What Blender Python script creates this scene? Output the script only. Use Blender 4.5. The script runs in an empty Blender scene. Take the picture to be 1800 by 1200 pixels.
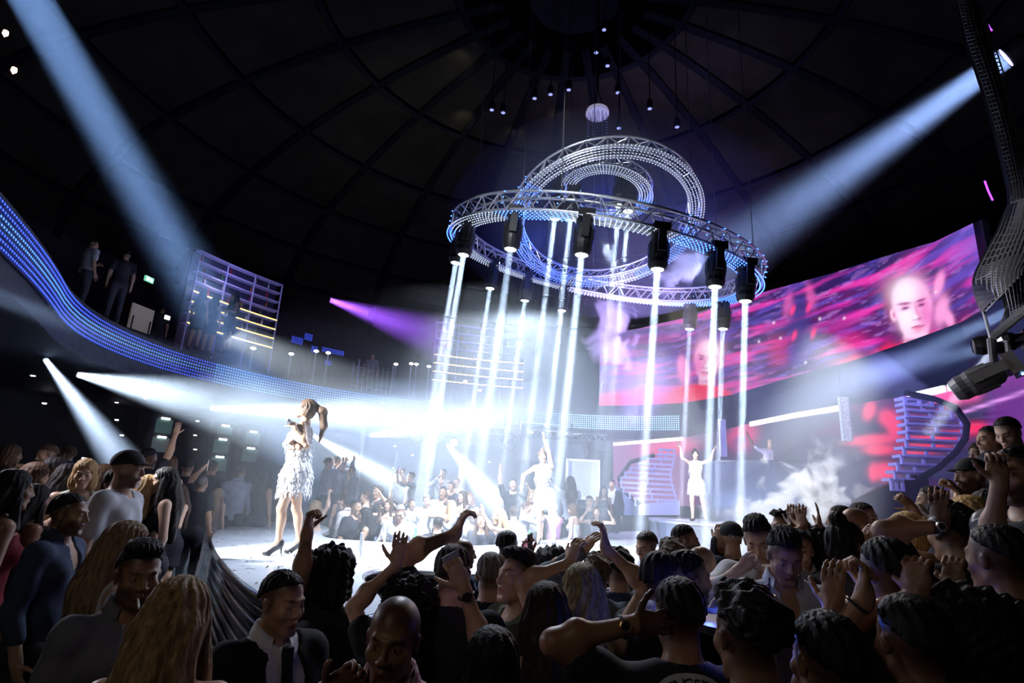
import bpy, bmesh, math, random
import numpy as np
from mathutils import Vector, Matrix, Quaternion
random.seed(7); np.random.seed(7)
S = bpy.context.scene
COL = S.collection
PI = math.pi
# ---------------------------------------------------------------- camera
PITCH, ROLL, EYE = math.radians(15), math.radians(3), 2.2
_r0 = Vector((1, 0, 0)); _u0 = Vector((0, -math.sin(PITCH), math.cos(PITCH))); _f0 = Vector((0, math.cos(PITCH), math.sin(PITCH)))
CR = math.cos(ROLL)*_r0 + math.sin(ROLL)*_u0
CU = -math.sin(ROLL)*_r0 + math.cos(ROLL)*_u0
cd = bpy.data.cameras.new('camera'); cam = bpy.data.objects.new('camera', cd); COL.objects.link(cam)
m = Matrix.Identity(4)
for i in range(3):
    m[i][0] = CR[i]; m[i][1] = CU[i]; m[i][2] = -_f0[i]
m[2][3] = EYE
cam.matrix_world = m
cd.sensor_width = 36; cd.lens = 20.0; cd.clip_start = 0.05; cd.clip_end = 200
S.camera = cam
# ---------------------------------------------------------------- world, exposure
w = bpy.data.worlds.new('world'); S.world = w; w.use_nodes = True
w.node_tree.nodes['Background'].inputs[0].default_value = (0.05, 0.08, 0.2, 1)
w.node_tree.nodes['Background'].inputs[1].default_value = 0.003
S.view_settings.view_transform = 'Standard'; S.view_settings.look = 'None'
S.view_settings.exposure = 0.0; S.view_settings.gamma = 1
S.cycles.use_denoising = True
S.cycles.max_bounces = 5; S.cycles.diffuse_bounces = 2; S.cycles.glossy_bounces = 2
S.cycles.transmission_bounces = 3; S.cycles.transparent_max_bounces = 24; S.cycles.volume_bounces = 0
S.cycles.sample_clamp_indirect = 3.0; S.cycles.use_light_tree = True
S.cycles.caustics_reflective = False; S.cycles.caustics_refractive = False
S.cycles.volume_max_steps = 64
def lamp(name, kind, loc, target, power, color=(1, 1, 1), **kw):
    l = bpy.data.lights.new(name, kind); l.energy = power; l.color = color
    for k, v in kw.items(): setattr(l, k, v)
    o = bpy.data.objects.new(name, l); COL.objects.link(o); o.location = loc
    d = Vector(target) - Vector(loc)
    o.rotation_euler = d.to_track_quat('-Z', 'Y').to_euler()
    return o
# ---------------------------------------------------------------- pixel ray helpers (1800x1200 frame)
CAM = Vector((0, 0, EYE))
def ray(u, v): return (u-900)/1000*CR + (600-v)/1000*CU + _f0
def Py(u, v, y):
    d = ray(u, v); return CAM + d*(y/d.y)
def Pz(u, v, z):
    d = ray(u, v); return CAM + d*((z-EYE)/d.z)
def Pr(u, v, r, cx=1.3, cy=13.1):      # far crossing with the upright cylinder round the hall's centre
    d = ray(u, v); a = d.x*d.x+d.y*d.y; b = -2*(d.x*cx+d.y*cy); c = cx*cx+cy*cy-r*r
    return CAM + d*((-b+math.sqrt(max(b*b-4*a*c, 0)))/(2*a))
# ---------------------------------------------------------------- materials
MC = {}
def mat(name, col=(.5, .5, .5), rough=.5, metal=0., emit=None, es=1., noise=0., nscale=8., spec=.5, bump=0., alpha=1., stretch=None, coat=0.):
    if name in MC: return MC[name]
    mt = bpy.data.materials.new(name); mt.use_nodes = True; nt = mt.node_tree
    b = nt.nodes['Principled BSDF']
    b.inputs['Base Color'].default_value = (*col, 1); b.inputs['Roughness'].default_value = rough
    b.inputs['Metallic'].default_value = metal; b.inputs['Specular IOR Level'].default_value = spec
    b.inputs['Coat Weight'].default_value = coat
    if emit:
        mt.cycles.emission_sampling = 'NONE'; b.inputs['Emission Color'].default_value = (*emit, 1); b.inputs['Emission Strength'].default_value = es
    if alpha < 1: b.inputs['Alpha'].default_value = alpha
    if noise or bump:
        tc = nt.nodes.new('ShaderNodeTexCoord'); n = nt.nodes.new('ShaderNodeTexNoise'); n.inputs['Scale'].default_value = nscale
        n.inputs['Detail'].default_value = 4
        if stretch:
            mp = nt.nodes.new('ShaderNodeMapping'); mp.inputs['Scale'].default_value = stretch
            nt.links.new(tc.outputs['Object'], mp.inputs[0]); nt.links.new(mp.outputs[0], n.inputs[0])
        else: nt.links.new(tc.outputs['Object'], n.inputs[0])
        if noise:
            r = nt.nodes.new('ShaderNodeValToRGB')
            r.color_ramp.elements[0].position = .3; r.color_ramp.elements[1].position = .7
            r.color_ramp.elements[0].color = (*[c*(1-noise) for c in col], 1)
            r.color_ramp.elements[1].color = (*[min(1, c*(1+noise)) for c in col], 1)
            nt.links.new(n.outputs[0], r.inputs[0]); nt.links.new(r.outputs[0], b.inputs['Base Color'])
        if bump:
            bp = nt.nodes.new('ShaderNodeBump'); bp.inputs['Strength'].default_value = bump; bp.inputs['Distance'].default_value = .01
            nt.links.new(n.outputs[0], bp.inputs['Height']); nt.links.new(bp.outputs[0], b.inputs['Normal'])
    MC[name] = mt; return mt
# ---------------------------------------------------------------- mesh collector
class MB:
    def __init__(s): s.v = []; s.f = []
    def add(s, vs, fs):
        n = len(s.v); s.v += [tuple(q) for q in vs]; s.f += [tuple(i+n for i in f) for f in fs]; return s
    def box(s, c, sz, rot=None):
        x, y, z = [q/2 for q in sz]
        vs = [Vector((i*x, j*y, k*z)) for i in (-1, 1) for j in (-1, 1) for k in (-1, 1)]
        if rot is not None: vs = [rot @ q for q in vs]
        c = Vector(c)
        return s.add([q+c for q in vs], [(0, 1, 3, 2), (4, 6, 7, 5), (0, 4, 5, 1), (2, 3, 7, 6), (0, 2, 6, 4), (1, 5, 7, 3)])
    def tube(s, pts, r, n=8, closed=False, caps=True):
        pts = [Vector(p) for p in pts]; N = len(pts); rr = r if hasattr(r, '__len__') else [r]*N
        vs = []; fs = []; up = None
        for i, p in enumerate(pts):
            a = pts[(i-1) % N] if (closed or i) else p; b = pts[(i+1) % N] if (closed or i < N-1) else p
            t = (b-a).normalized()
            if up is None: up = Vector((0, 0, 1)) if abs(t.z) < .9 else Vector((1, 0, 0))
            x = t.cross(up).normalized(); y = x.cross(t).normalized(); up = y
            for k in range(n):
                an = 2*PI*k/n; vs.append(p+(x*math.cos(an)+y*math.sin(an))*rr[i])
        for i in range(N if closed else N-1):
            j = (i+1) % N
            for k in range(n): fs.append((i*n+k, j*n+k, j*n+(k+1) % n, i*n+(k+1) % n)[::-1])
        if caps and not closed: fs.append(tuple(range(n))); fs.append(tuple(range((N-1)*n, N*n))[::-1])
        return s.add(vs, fs)
    def lathe(s, prof, n=20, M=None):
        vs = []; fs = []
        for r, z in prof:
            for k in range(n): vs.append(Vector((r*math.cos(2*PI*k/n), r*math.sin(2*PI*k/n), z)))
        for i in range(len(prof)-1):
            for k in range(n): fs.append((i*n+k, i*n+(k+1) % n, (i+1)*n+(k+1) % n, (i+1)*n+k))
        if prof[0][0] > 1e-4: fs.append(tuple(range(n))[::-1])
        if prof[-1][0] > 1e-4: fs.append(tuple(range((len(prof)-1)*n, len(prof)*n)))
        if M is not None: vs = [M @ q for q in vs]
        return s.add(vs, fs)
    def prism(s, poly, z0, z1):          # poly: list of (x, y), counter-clockwise
        n = len(poly)
        return s.add([(x, y, z0) for x, y in poly]+[(x, y, z1) for x, y in poly],
                     [tuple(range(n))[::-1], tuple(range(n, 2*n))]+[(i, (i+1) % n, n+(i+1) % n, n+i) for i in range(n)])
    def strip(s, path, z0, z1, th=.06, inward=None):     # upright curved wall with thickness along a path of (x, y)
        P = [Vector((p[0], p[1])) for p in path]; n = len(P); vs = []; fs = []
        for i, p in enumerate(P):
            t = (P[min(i+1, n-1)]-P[max(i-1, 0)]).normalized(); nn = Vector((-t.y, t.x))*th
            a = z0[i] if hasattr(z0, '__len__') else z0; b = z1[i] if hasattr(z1, '__len__') else z1
            for q, z in ((p, a), (p, b), (p+nn, b), (p+nn, a)): vs.append((q.x, q.y, z))
        for i in range(n-1):
            for k in range(4): fs.append((i*4+k, i*4+(k+1) % 4, i*4+4+(k+1) % 4, i*4+4+k))
        fs += [(0, 1, 2, 3)[::-1], tuple((n-1)*4+k for k in range(4))]
        return s.add(vs, fs)
    def mesh(s, name, m=None, smooth=False):
        me = bpy.data.meshes.new(name); me.from_pydata(s.v, [], s.f); me.update()
        if smooth: me.polygons.foreach_set('use_smooth', [True]*len(me.polygons))
        if m: me.materials.append(m)
        return me
    def build(s, name, m=None, parent=None, smooth=False): return link(name, s.mesh(name, m, smooth), parent)
def link(name, data, parent=None):
    o = bpy.data.objects.new(name, data); COL.objects.link(o)
    if parent is not None: o.parent = parent
    return o
def tag(o, label=None, cat=None, group=None, kind=None):
    if label: o['label'] = label
    if cat: o['category'] = cat
    if group: o['group'] = group
    if kind: o['kind'] = kind
    return o
def thing(name, label, cat, loc=(0, 0, 0), rotz=0, group=None):
    o = link(name, None); o.location = loc; o.rotation_euler = (0, 0, rotz)
    return tag(o, label, cat, group)
def struct(o): o['kind'] = 'structure'; return o
def copy_tree(o, parent=None):
    c = o.copy(); COL.objects.link(c)
    if parent is not None: c.parent = parent
    for ch in list(o.children): copy_tree(ch, c)
    return c
def frame(z, y=Vector((0, 0, 1))):     # rotation whose local Z runs along z
    z = Vector(z).normalized(); x = y.cross(z)
    if x.length < 1e-4: x = Vector((1, 0, 0))
    x.normalize(); y = z.cross(x)
    return Matrix((x, y, z)).transposed()
BLACK = mat('black_matt_metal', (.012, .012, .014), .45, .3)
STEEL = mat('aluminium_truss', (.75, .77, .8), .3, .85)
DARK = mat('dark_painted_wall', (.010, .012, .018), .7, noise=.4, nscale=3)
LED = mat('blue_led', (.1, .2, .6), .3, emit=(.045, .10, 1.0), es=2.2)
LEDW = mat('pale_led', (.4, .5, .8), .3, emit=(.45, .62, 1.0), es=5)
LENS = mat('lit_lens', (1, 1, 1), .3, emit=(.85, .92, 1.0), es=30)
GLASSY = mat('white_lacquer', (.62, .66, .8), .3, 0)
# ================================================================ beams of light: a real spot lamp in a column of haze
HZ = {}
def haze_mat(dens, color=(.85, .92, 1)):
    k = (round(dens, 4), color)
    if k not in HZ:
        mt = bpy.data.materials.new('beam_haze'); mt.use_nodes = True; nt = mt.node_tree
        nt.nodes.remove(nt.nodes['Principled BSDF'])
        v = nt.nodes.new('ShaderNodeVolumeScatter'); v.inputs['Color'].default_value = (*color, 1); v.inputs['Density'].default_value = dens
        nt.links.new(v.outputs[0], nt.nodes['Material Output'].inputs['Volume']); HZ[k] = mt
    return HZ[k]
def beam(src, dst, r0, r1, power, color, dens, label, blend=.5, grow=1.15, spr=1.25, group=None, seg=24):
    """haze column from src to dst (radii r0, r1) lit by a spot whose apex lies where the cone closes"""
    src = Vector(src); dst = Vector(dst); d = dst-src; L = d.length; d.normalize()
    ap = L*r0/max(r1-r0, 1e-3)
    half = math.atan2(r1, L+ap)
    M = frame(d).to_4x4(); M.translation = src
    q = MB().lathe([(r0*grow, 0), (r1*grow, L)], seg)
    o = q.build('light_beam_haze', haze_mat(dens)); o.matrix_world = M
    tag(o, label, 'light beam', group, 'stuff')
    lamp('beam_light', 'AREA', src+d*.01, dst, power, color, shape='DISK', size=2*max(r0, .03), spread=min(3.1, spr*2*math.atan2(r1-r0*.8, L)))
    return o
# ================================================================ the hall
HC = Vector((1.3, 13.1))
def circ(r, a0, a1, n): return [(HC.x+r*math.cos(math.radians(a0+(a1-a0)*i/n)), HC.y+r*math.sin(math.radians(a0+(a1-a0)*i/n))) for i in range(n+1)]
q = MB(); q.prism(circ(18, 0, 357, 119), -.2, 0); struct(q.build('floor', mat('dark_club_floor', (.03, .03, .035), .35, noise=.5, nscale=2)))
q = MB(); q.strip(circ(17.2, 0, 360, 120), 0, 10.2, -.2); struct(q.build('wall_round', DARK))
# balcony: its edge as seen, left end running past the camera's side
edge = [(-5.0, 1.5), (-5.8, 4.6), (-6.71, 6.84), (-7.63, 8.75), (-8.85, 10.9), (-9.35, 12.8), (-9.3, 15.1), (-8.5, 17.2), (-7.4, 18.9), (-5.9, 20.4), (-4.2, 21.6), (-2.2, 22.5), (.2, 23.0), (2.5, 23.3), (4.82, 23.1), (6.9, 22.0), (9.2, 20.4), (10.6, 18), (11.2, 15.5), (11.1, 12.5), (10.4, 9.5), (9.6, 7.2)]
def smooth_path(p, it=2):
    for _ in range(it):
        q = [p[0]]
        for a, b in zip(p, p[1:]):
            q.append((a[0]*.75+b[0]*.25, a[1]*.75+b[1]*.25)); q.append((a[0]*.25+b[0]*.75, a[1]*.25+b[1]*.75))
        q.append(p[-1]); p = q
    return p
E1 = smooth_path(edge, 2)
def outer(p, r=17.1):
    d = Vector(p)-HC; d.normalize(); return (HC.x+d.x*r, HC.y+d.y*r)
def slab(name, inner, z0, z1, m, r=17.1):
    n = len(inner); vs = []; fs = []
    for p in inner:
        o = outer(p, r); vs += [(p[0], p[1], z0), (p[0], p[1], z1), (o[0], o[1], z1), (o[0], o[1], z0)]
    for i in range(n-1):
        for k in range(4): fs.append((i*4+k, i*4+(k+1) % 4, i*4+4+(k+1) % 4, i*4+4+k))
    fs += [(0, 3, 2, 1), tuple((n-1)*4+k for k in range(4))]
    return struct(MB().add(vs, fs).build(name, m))
slab('floor_balcony', E1, 4.55, 5.6, mat('balcony_slab', (.045, .05, .07), .6, noise=.3))
# LED band on the balcony front: rows of diodes standing on a dark strip
band = thing('led_band', 'curved band of small blue light dots along the balcony front', 'led band')
BE = [p for p in E1 if p[0] < 7.2]
inn = [(p[0]+(HC.x-p[0])*.006, p[1]+(HC.y-p[1])*.006) for p in BE]
MB().strip(inn, 4.90, 5.50, .04).build('backing_strip', mat('led_backing', (.01, .015, .06), .5), band)
def along(path, step):
    P = [Vector(p) for p in path]; out = []; left = 0
    for a, b in zip(P, P[1:]):
        L = (b-a).length; t = left
        while t < L: out.append((a.lerp(b, t/L), (b-a).normalized())); t += step
        left = t-L
    return out
qa = MB(); qb = MB(); qc = MB()
ALS = along(inn, .085)
for p, t in ALS:
    n = Vector((t.y, -t.x))
    for k in range(7):
        z = 4.945+k*.085; c = Vector((p.x, p.y, z))+Vector((n.x, n.y, 0))*.012
        far = p.y > 16.5
        h = .017 if not far else .022
        tv = Vector((t.x, t.y, 0))*h; zv = Vector((0, 0, h)); nv = Vector((n.x, n.y, 0))*.014
        (qc if p.x > 2.4 else qb if (far or k in (3, 4)) else qa).add([c-tv-zv, c+tv-zv, c+tv+zv, c-tv+zv, c+nv], [(0, 1, 4), (1, 2, 4), (2, 3, 4), (3, 0, 4)])
tag(qa.build('led_dots', LED, band), kind='stuff')
tag(qb.build('bright_led_dots', mat('led_mid', (.1, .2, .6), .3, emit=(.10, .30, 1.0), es=1.8), band), kind='stuff')
tag(qc.build('cyan_white_led_dots', mat('led_cyan', (.3, .5, .6), .3, emit=(.30, .62, 1.0), es=2.6), band), kind='stuff')
# dome: ribs and panels
ceil = link('ceiling', None); struct(ceil)
DR, ZB, ZT = 17.2, 9.8, 16.2
def dome(t, a):   # t: 0 rim .. 1 apex
    r = DR*math.cos(t*PI/2*.97); z = ZB+(ZT-ZB)*math.sin(t*PI/2)
    return Vector((HC.x+r*math.cos(a), HC.y+r*math.sin(a), z))
PAN = mat('dome_panel', (.014, .013, .011), .75, spec=.05, noise=.35, nscale=1.2, bump=.2)
RIB = mat('dome_rib', (.006, .007, .011), .8, spec=.05)
NA, TS = 24, [0, .14, .28, .43, .58, .74, .9]
cH = Vector((HC.x, HC.y, 8))
for j in range(len(TS)-1):
    q = MB(); t0, t1 = TS[j]+.006, TS[j+1]-.006; g = .012
    n = 3; vs = []; fs = []
    for s_ in (0, 1):
        for i in range(n+1):
            for k in range(n+1):
                p = dome(t0+(t1-t0)*k/n, -PI/NA+g+(2*PI/NA-2*g)*i/n)-Vector((HC.x, HC.y, 0))
                vs.append(p*(1+.004*s_)+Vector((0, 0, .06*s_)))
    W = (n+1)*(n+1)
    for i in range(n):
        for k in range(n):
            a = i*(n+1)+k; fs.append((a, a+1, a+n+2, a+n+1)); fs.append((W+a, W+a+n+1, W+a+n+2, W+a+1))
    me = q.add(vs, fs).mesh('panel', PAN)
    for i in range(NA):
        o = link('panel', me, ceil); o.location = (HC.x, HC.y, 0); o.rotation_euler = (0, 0, 2*PI*(i+.5)/NA)
q = MB(); q.tube([dome(t/20, 0)-Vector((HC.x, HC.y, .12)) for t in range(20)], .13, 4)
rm = q.mesh('radial_rib', RIB)
for i in range(NA):
    o = link('rib', rm, ceil); o.location = (HC.x, HC.y, 0); o.rotation_euler = (0, 0, 2*PI*i/NA)
for t in TS[1:]:
    MB().tube([dome(t, 2*PI*k/72)-Vector((0, 0, .1)) for k in range(72)], .11, 4, closed=True).build('ring_beam', RIB, ceil)
MB().lathe([(0, 16.2), (1.3, 15.9), (1.3, 16.1), (0, 16.4)], 32).build('crown_cap', RIB, ceil).location = (HC.x, HC.y, 0)
# faint warm work lights washing single panels
for u, v in ((808, 108), (815, 212), (905, 240), (985, 208)):
    d = ray(u, v); t = 8.
    for _ in range(400):
        p = CAM+d*t; r = math.hypot(p.x-HC.x, p.y-HC.y)/DR
        if r < 1 and p.z > ZB+(ZT-ZB)*math.sqrt(max(0, 1-(r*r))): break
        t += .05
    p = CAM+d*(t-.75)
    lamp('work_light', 'SPOT', p, CAM+d*(t+1), 18, (1, .9, .6), spot_size=1.5, spot_blend=1, shadow_soft_size=.08)
lamp('dome_wash', 'SPOT', (-.5, 13, 9.0), (-3.2, 17.5, 14), 500, (1, .90, .70), spot_size=1.0, spot_blend=1, shadow_soft_size=.3)
lamp('dome_wash', 'AREA', (2, 12, 8.8), (2.4, 15, 14), 14, (.15, .22, 1), shape='DISK', size=2)
# ================================================================ hanging truss rings
def ring(label, c, nx, ny, R, wd, ht, bays, dots, group='circular truss rings over the stage', rows=6, nd=150, phase=0., bluearc=()):
    n = Vector((math.sin(nx), math.sin(ny), 1)).normalized()
    root = link('truss_ring', None); tag(root, label, 'truss ring', group)
    M = frame(n, Vector((0, 1, 0))).to_4x4(); M.translation = Vector(c); root.matrix_world = M
    for (r, z) in ((R-wd/2, ht/2), (R+wd/2, ht/2), (R-wd/2, -ht/2), (R+wd/2, -ht/2)):
        MB().tube([(r*math.cos(2*PI*k/96), r*math.sin(2*PI*k/96), z) for k in range(96)], .024, 6, closed=True).build('chord', STEEL, root, True)
    da = 2*PI/bays
    def P(r, a, z): return (r*math.cos(a), r*math.sin(a), z)
    ms = []
    for r in (R-wd/2, R+wd/2):
        ms.append(MB().tube([P(r, 0, ht/2), P(r, da/2, -ht/2)], .011, 5).mesh('brace', STEEL))
        ms.append(MB().tube([P(r, da/2, -ht/2), P(r, da, ht/2)], .011, 5).mesh('brace', STEEL))
    ms.append(MB().tube([P(R-wd/2, 0, ht/2), P(R+wd/2, 0, ht/2)], .011, 5).mesh('brace', STEEL))
    ms.append(MB().tube([P(R-wd/2, 0, ht/2), P(R+wd/2, da, ht/2)], .010, 5).mesh('brace', STEEL))
    for i in range(bays):
        for me in ms:
            if len(ms)*bays > 290 and me is ms[-1] and i % 2: continue
            o = link('brace', me, root); o.rotation_euler = (0, 0, i*da)
    # diode tapes: concentric rows under the ring and up its outer face
    qs = [MB(), MB()]
    for k in range(nd):
        a = 2*PI*k/nd+phase
        blue = any(lo <= math.degrees(a) % 360 <= hi for lo, hi in bluearc)
        pts = [(R-wd/2-.02+(wd+.06)*j/(rows-1), -ht/2-.05) for j in range(rows)]
        if k % 4 == 0 and blue: pts += [(R+wd/2+.035, -ht/2+ht*j/3) for j in range(1, 4)]
        for r, z in pts:
            s = .011 if not blue else .013
            x, y = r*math.cos(a), r*math.sin(a)
            qs[blue].add([(x+s, y, z), (x-s, y, z), (x, y+s, z), (x, y-s, z), (x, y, z+s), (x, y, z-s)],
                         [(0, 2, 4), (2, 1, 4), (1, 3, 4), (3, 0, 4), (2, 0, 5), (1, 2, 5), (3, 1, 5), (0, 3, 5)])
    tp = MB()
    for j in range(rows):
        r = R-wd/2-.02+(wd+.06)*j/(rows-1)
        tp.tube([(r*math.cos(2*PI*k/96), r*math.sin(2*PI*k/96), -ht/2-.035) for k in range(96)], .007, 4, closed=True)
    tag(tp.build('led_tape', STEEL, root), kind='stuff')
    tag(qs[0].build('pale_led_dots', mat('ring_led_white', (.7, .75, .8), .3, emit=(.66, .76, 1), es=1.8), root), kind='stuff')
    if qs[1].v: tag(qs[1].build('blue_led_dots', mat('ring_led_blue', (.1, .2, .6), .3, emit=(.05, .16, 1), es=7), root), kind='stuff')
    return root, M
T1, M1 = ring('large lowest truss ring with dark lamps under it', (1.687, 10.606, 6.862), .158, -.181, 2.9, .3, .3, 44, 0, bluearc=((-0, 50), (230, 255), (285, 360), (172, 195)), nd=230)
T2, M2 = ring('steeply tilted middle truss ring with glowing blue dots', (1.77, 10.617, 7.73), -.065, .355, 1.8, .22, .24, 30, 0, nd=170, bluearc=((0, 60), (80, 105), (110, 215)))
T3, M3 = ring('small topmost truss ring inside the middle one', (1.786, 10.48, 8.363), .131, .089, .8, .2, .2, 16, 0, nd=90, bluearc=((60, 130), (-0, 30)))
# steel cables holding the rings
CB = mat('steel_cable', (.2, .2, .22), .5, .8)
WN = ('leftmost', 'second from the left', 'third from the left', 'fourth from the left', 'rightmost')
for lab, M, R, angs in (('large lowest truss ring', M1, 2.9, (20, 100, 160, 250, 330)), ('tilted middle truss ring', M2, 1.8, (90, 200, 330)), ('small topmost truss ring', M3, .8, (60, 240))):
    ps = sorted([M @ Vector((R*math.cos(math.radians(a)), R*math.sin(math.radians(a)), .1)) for a in angs], key=lambda p: p.x/p.y)
    for k, p in enumerate(ps):
        tag(MB().tube([p, (p.x, p.y, 15.2)], .009, 5).build('hanging_cable', CB), 'thin steel cable above the '+lab+', '+(WN[-1] if k == len(ps)-1 else WN[k]), 'cable', 'cables of the '+lab)
# ---------------------------------------------------------------- moving head lamp
def head_meshes():
    r = {}
    r['base'] = MB().box((0, 0, .15), (.26, .2, .1)).box((0, .104, .16), (.16, .012, .05)).mesh('base', BLACK)
    q = MB()
    for s in (-1, 1): q.box((s*.15, 0, -.04), (.035, .09, .28)).tube([(s*.133, 0, -.12), (s*.17, 0, -.12)], .05, 10)
    q.box((0, 0, .085), (.33, .1, .03)); r['yoke'] = q.mesh('yoke', BLACK)
    q = MB().lathe([(.0, .06), (.07, .06), (.105, .02), (.12, -.06), (.125, -.2), (.115, -.24), (.118, -.30), (.095, -.36), (.08, -.37), (.075, -.36)], 18)
    for k in range(10):
        a = 2*PI*k/10; q.box((.122*math.cos(a), .122*math.sin(a), -.1), (.01, .02, .14), Matrix.Rotation(a, 3, 'Z'))
    r['lamp_head'] = q.mesh('lamp_head', BLACK)
    r['lens'] = MB().lathe([(0, -.366), (.072, -.362), (.074, -.35), (0, -.35)], 18).mesh('lens', LENS)
    r['display'] = MB().box((0, -.106, .16), (.035, .008, .022)).mesh('display', mat('blue_display', (.1, .2, .5), emit=(.2, .45, 1), es=12))
    return r
HM = head_meshes()
BD = Vector((-math.sin(math.radians(4.5)), .0, -math.cos(math.radians(4.5))))
def moving_head(loc, label, sc=1.25, aim=None, lit=True, group=None, top=None):
    root = link('moving_head_lamp', None); tag(root, label, 'stage lamp', group)
    root.location = loc; root.scale = (sc,)*3
    if aim is not None:
        root.rotation_euler = (Vector(aim)*-1).to_track_quat('Z', 'Y').to_euler()
    for k in ('base', 'yoke', 'lamp_head', 'lens', 'display'):
        o = link(k, HM[k], root)
        if k == 'lens' and not lit: o.data = HM['lens_off']
    if top is not None:
        pass
    return root
HM['lens_off'] = HM['lens'].copy(); HM['lens_off'].materials.clear(); HM['lens_off'].materials.append(mat('dark_lens', (.1, .12, .15), .1))
ZS = 1.42
near_words = {}
# (pixel of the lens, ring it hangs from, label, beam strength)
heads = [((790, 462), 1, 'stage lamp at the left end of the large ring, lower of two', 1.), ((812, 443), 1, 'stage lamp at the left end of the large ring, upper of two', 1.2),
 ((897, 438), 1, 'black stage lamp hanging just inside the left crossing of the rings', .5), ((1025, 440), 1, 'large black stage lamp at the middle of the ring front', 1.3),
 ((1155, 470), 1, 'large black stage lamp right of the ring front middle', 1.3), ((1258, 503), 1, 'stage lamp under the right end of the ring, first of two', 1.3),
 ((1306, 536), 1, 'stage lamp under the right end of the ring, outermost', 1.3), ((862, 504), 1, 'small far stage lamp, left one under the ring back', .9),
 ((924, 524), 1, 'small far stage lamp, second from left under the ring back', .9), ((988, 541), 1, 'small far stage lamp, third from left under the ring back', .7),
 ((1213, 570), 1, 'small far stage lamp in front of the wall screen face', .6), ((1270, 568), 1, 'small far stage lamp right of the screen face', .8)]
beams_v = []
def ring_hit(M, R, u, v, zoff):
    """the point hanging zoff under the ring that projects nearest to a pixel"""
    best = None
    for k in range(720):
        a = 2*PI*k/720; p = M @ Vector((R*math.cos(a), R*math.sin(a), 0)) + Vector((0, 0, -zoff)) 
        d = p-CAM; w_ = d.dot(_f0); pu = 900+1000*d.dot(CR)/w_; pv = 600-1000*d.dot(CU)/w_
        e = (pu-u)**2+(pv-v)**2
        if best is None or e < best[0]: best = (e, p, a)
    return best[1]
for (uv, rg, lab, st) in heads:
    lens = ring_hit(M1, 2.9, uv[0], uv[1], .80)
    loc = lens - BD*.366*1.25
    moving_head(loc, lab, aim=BD, group='stage lamps under the large truss ring')
    
    beams_v.append((lens, st))
for uv, lab, st in (((975, 385), 'stage lamp half hidden behind the ring front, left', 1.), ((1003, 385), 'stage lamp half hidden behind the ring front, second', 1.),
                    ((1088, 362), 'stage lamp inside the rings with a bright white lens', 1.1), ((1104, 372), 'stage lamp inside the rings just right of the bright lens', 1.)):
    lens = Py(uv[0], uv[1], 10.4+random.random()*.5)
    moving_head(lens - BD*.366*1.25, lab, aim=BD, group='stage lamps inside the truss rings')
    tag(MB().tube([lens-BD*.366*1.25+Vector((0, 0, .2)), Vector((lens.x, lens.y, 9.2))], .012, 6).build('drop_pipe', BLACK), 'thin black pipe holding '+lab, 'pipe', 'drop pipes inside the truss rings')
    beams_v.append((lens, st))
for p, st in beams_v:
    L = (p.z-ZS)/-BD.z
    beam(p+BD*.01, p+BD*(L-.03), .05, .10, 6*st, (.62, .78, 1), .24, 'narrow upright column of white light under the truss rings', grow=1.1, group='upright light beams over the stage', seg=12)
# ================================================================ long beams and wide cones
WB = (.70, .84, 1.0)
def PD(u, v, y): return Py(u, v, y)
# (source px, source y, end px, end y, r0, r1, power, colour, density, label)
beam(PD(15, -70, 7.0), PD(455, 690, 12.5), .30, .75, 62, (.30, .52, 1), .055, 'broad blue white beam falling from the top left', grow=1.25)
beam(PD(1766, 103, 8.5), PD(1230, 480, 13.5), .20, .95, 75, (.36, .52, 1), .07, 'broad blue white beam slanting down from the top right lamp', grow=1.2)
beam(PD(80, 632, 12.0), PD(400, 1060, 9.0), .05, .55, 40, (.62, .76, 1), .10, 'beam from the leftmost low lamp across the left crowd')
beam(PD(136, 658, 12.5), PD(900, 820, 15.5), .06, 2.05, 200, WB, .07, 'wide white cone from the second lamp under the left balcony')
beam(PD(370, 717, 15.0), PD(860, 735, 15.5), .06, .8, 90, WB, .10, 'white cone from the lamp left of the singer')
beam(PD(548, 764, 14.5), PD(790, 905, 13.5), .05, .5, 50, WB, .14, 'beam appearing behind the singer and falling over the tables')
beam(PD(652, 766, 16.5), PD(960, 715, 17.5), .06, .85, 90, WB, .10, 'short white cone from the lamp on the pole right of the singer')
beam(PD(787, 782, 16.0), PD(925, 945, 13.5), .05, .55, 50, WB, .14, 'beam falling from the lamp on the far truss to the tables')
beam(PD(580, 527, 13.5), PD(790, 600, 14.5), .06, .65, 40, (.38, .10, 1), .16, 'purple beam left of the hanging rings')
beam(PD(-60, 495, 7.0), PD(330, 640, 11.0), .16, .45, 8, (.5, .66, 1), .05, 'faint beam entering from the left edge below the light band')
beam(PD(1812, 528, 6.5), PD(1250, 800, 12.5), .06, .62, 9, (.42, .58, 1), .06, 'beam from the right edge across the lower wall')
beam(PD(1830, 590, 6.2), PD(1180, 730, 13.0), .06, .7, 8, (.42, .58, 1), .05, 'flat beam from the right edge under the wall screen')
beam(PD(1762, 592, 5.6), PD(1630, 765, 6.4), .02, .10, 2, (.8, .86, 1), .30, 'small bright beam of the lamp beside the right stairs')
# crowd light: added dim warm fill lamp behind the camera, and stage key light from the left
lamp('front_fill', 'AREA', (-1.7, -1.0, 4.2), (-.7, 3.0, 1.4), 9, (1, .86, .68), shape='DISK', size=1.6)

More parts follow.
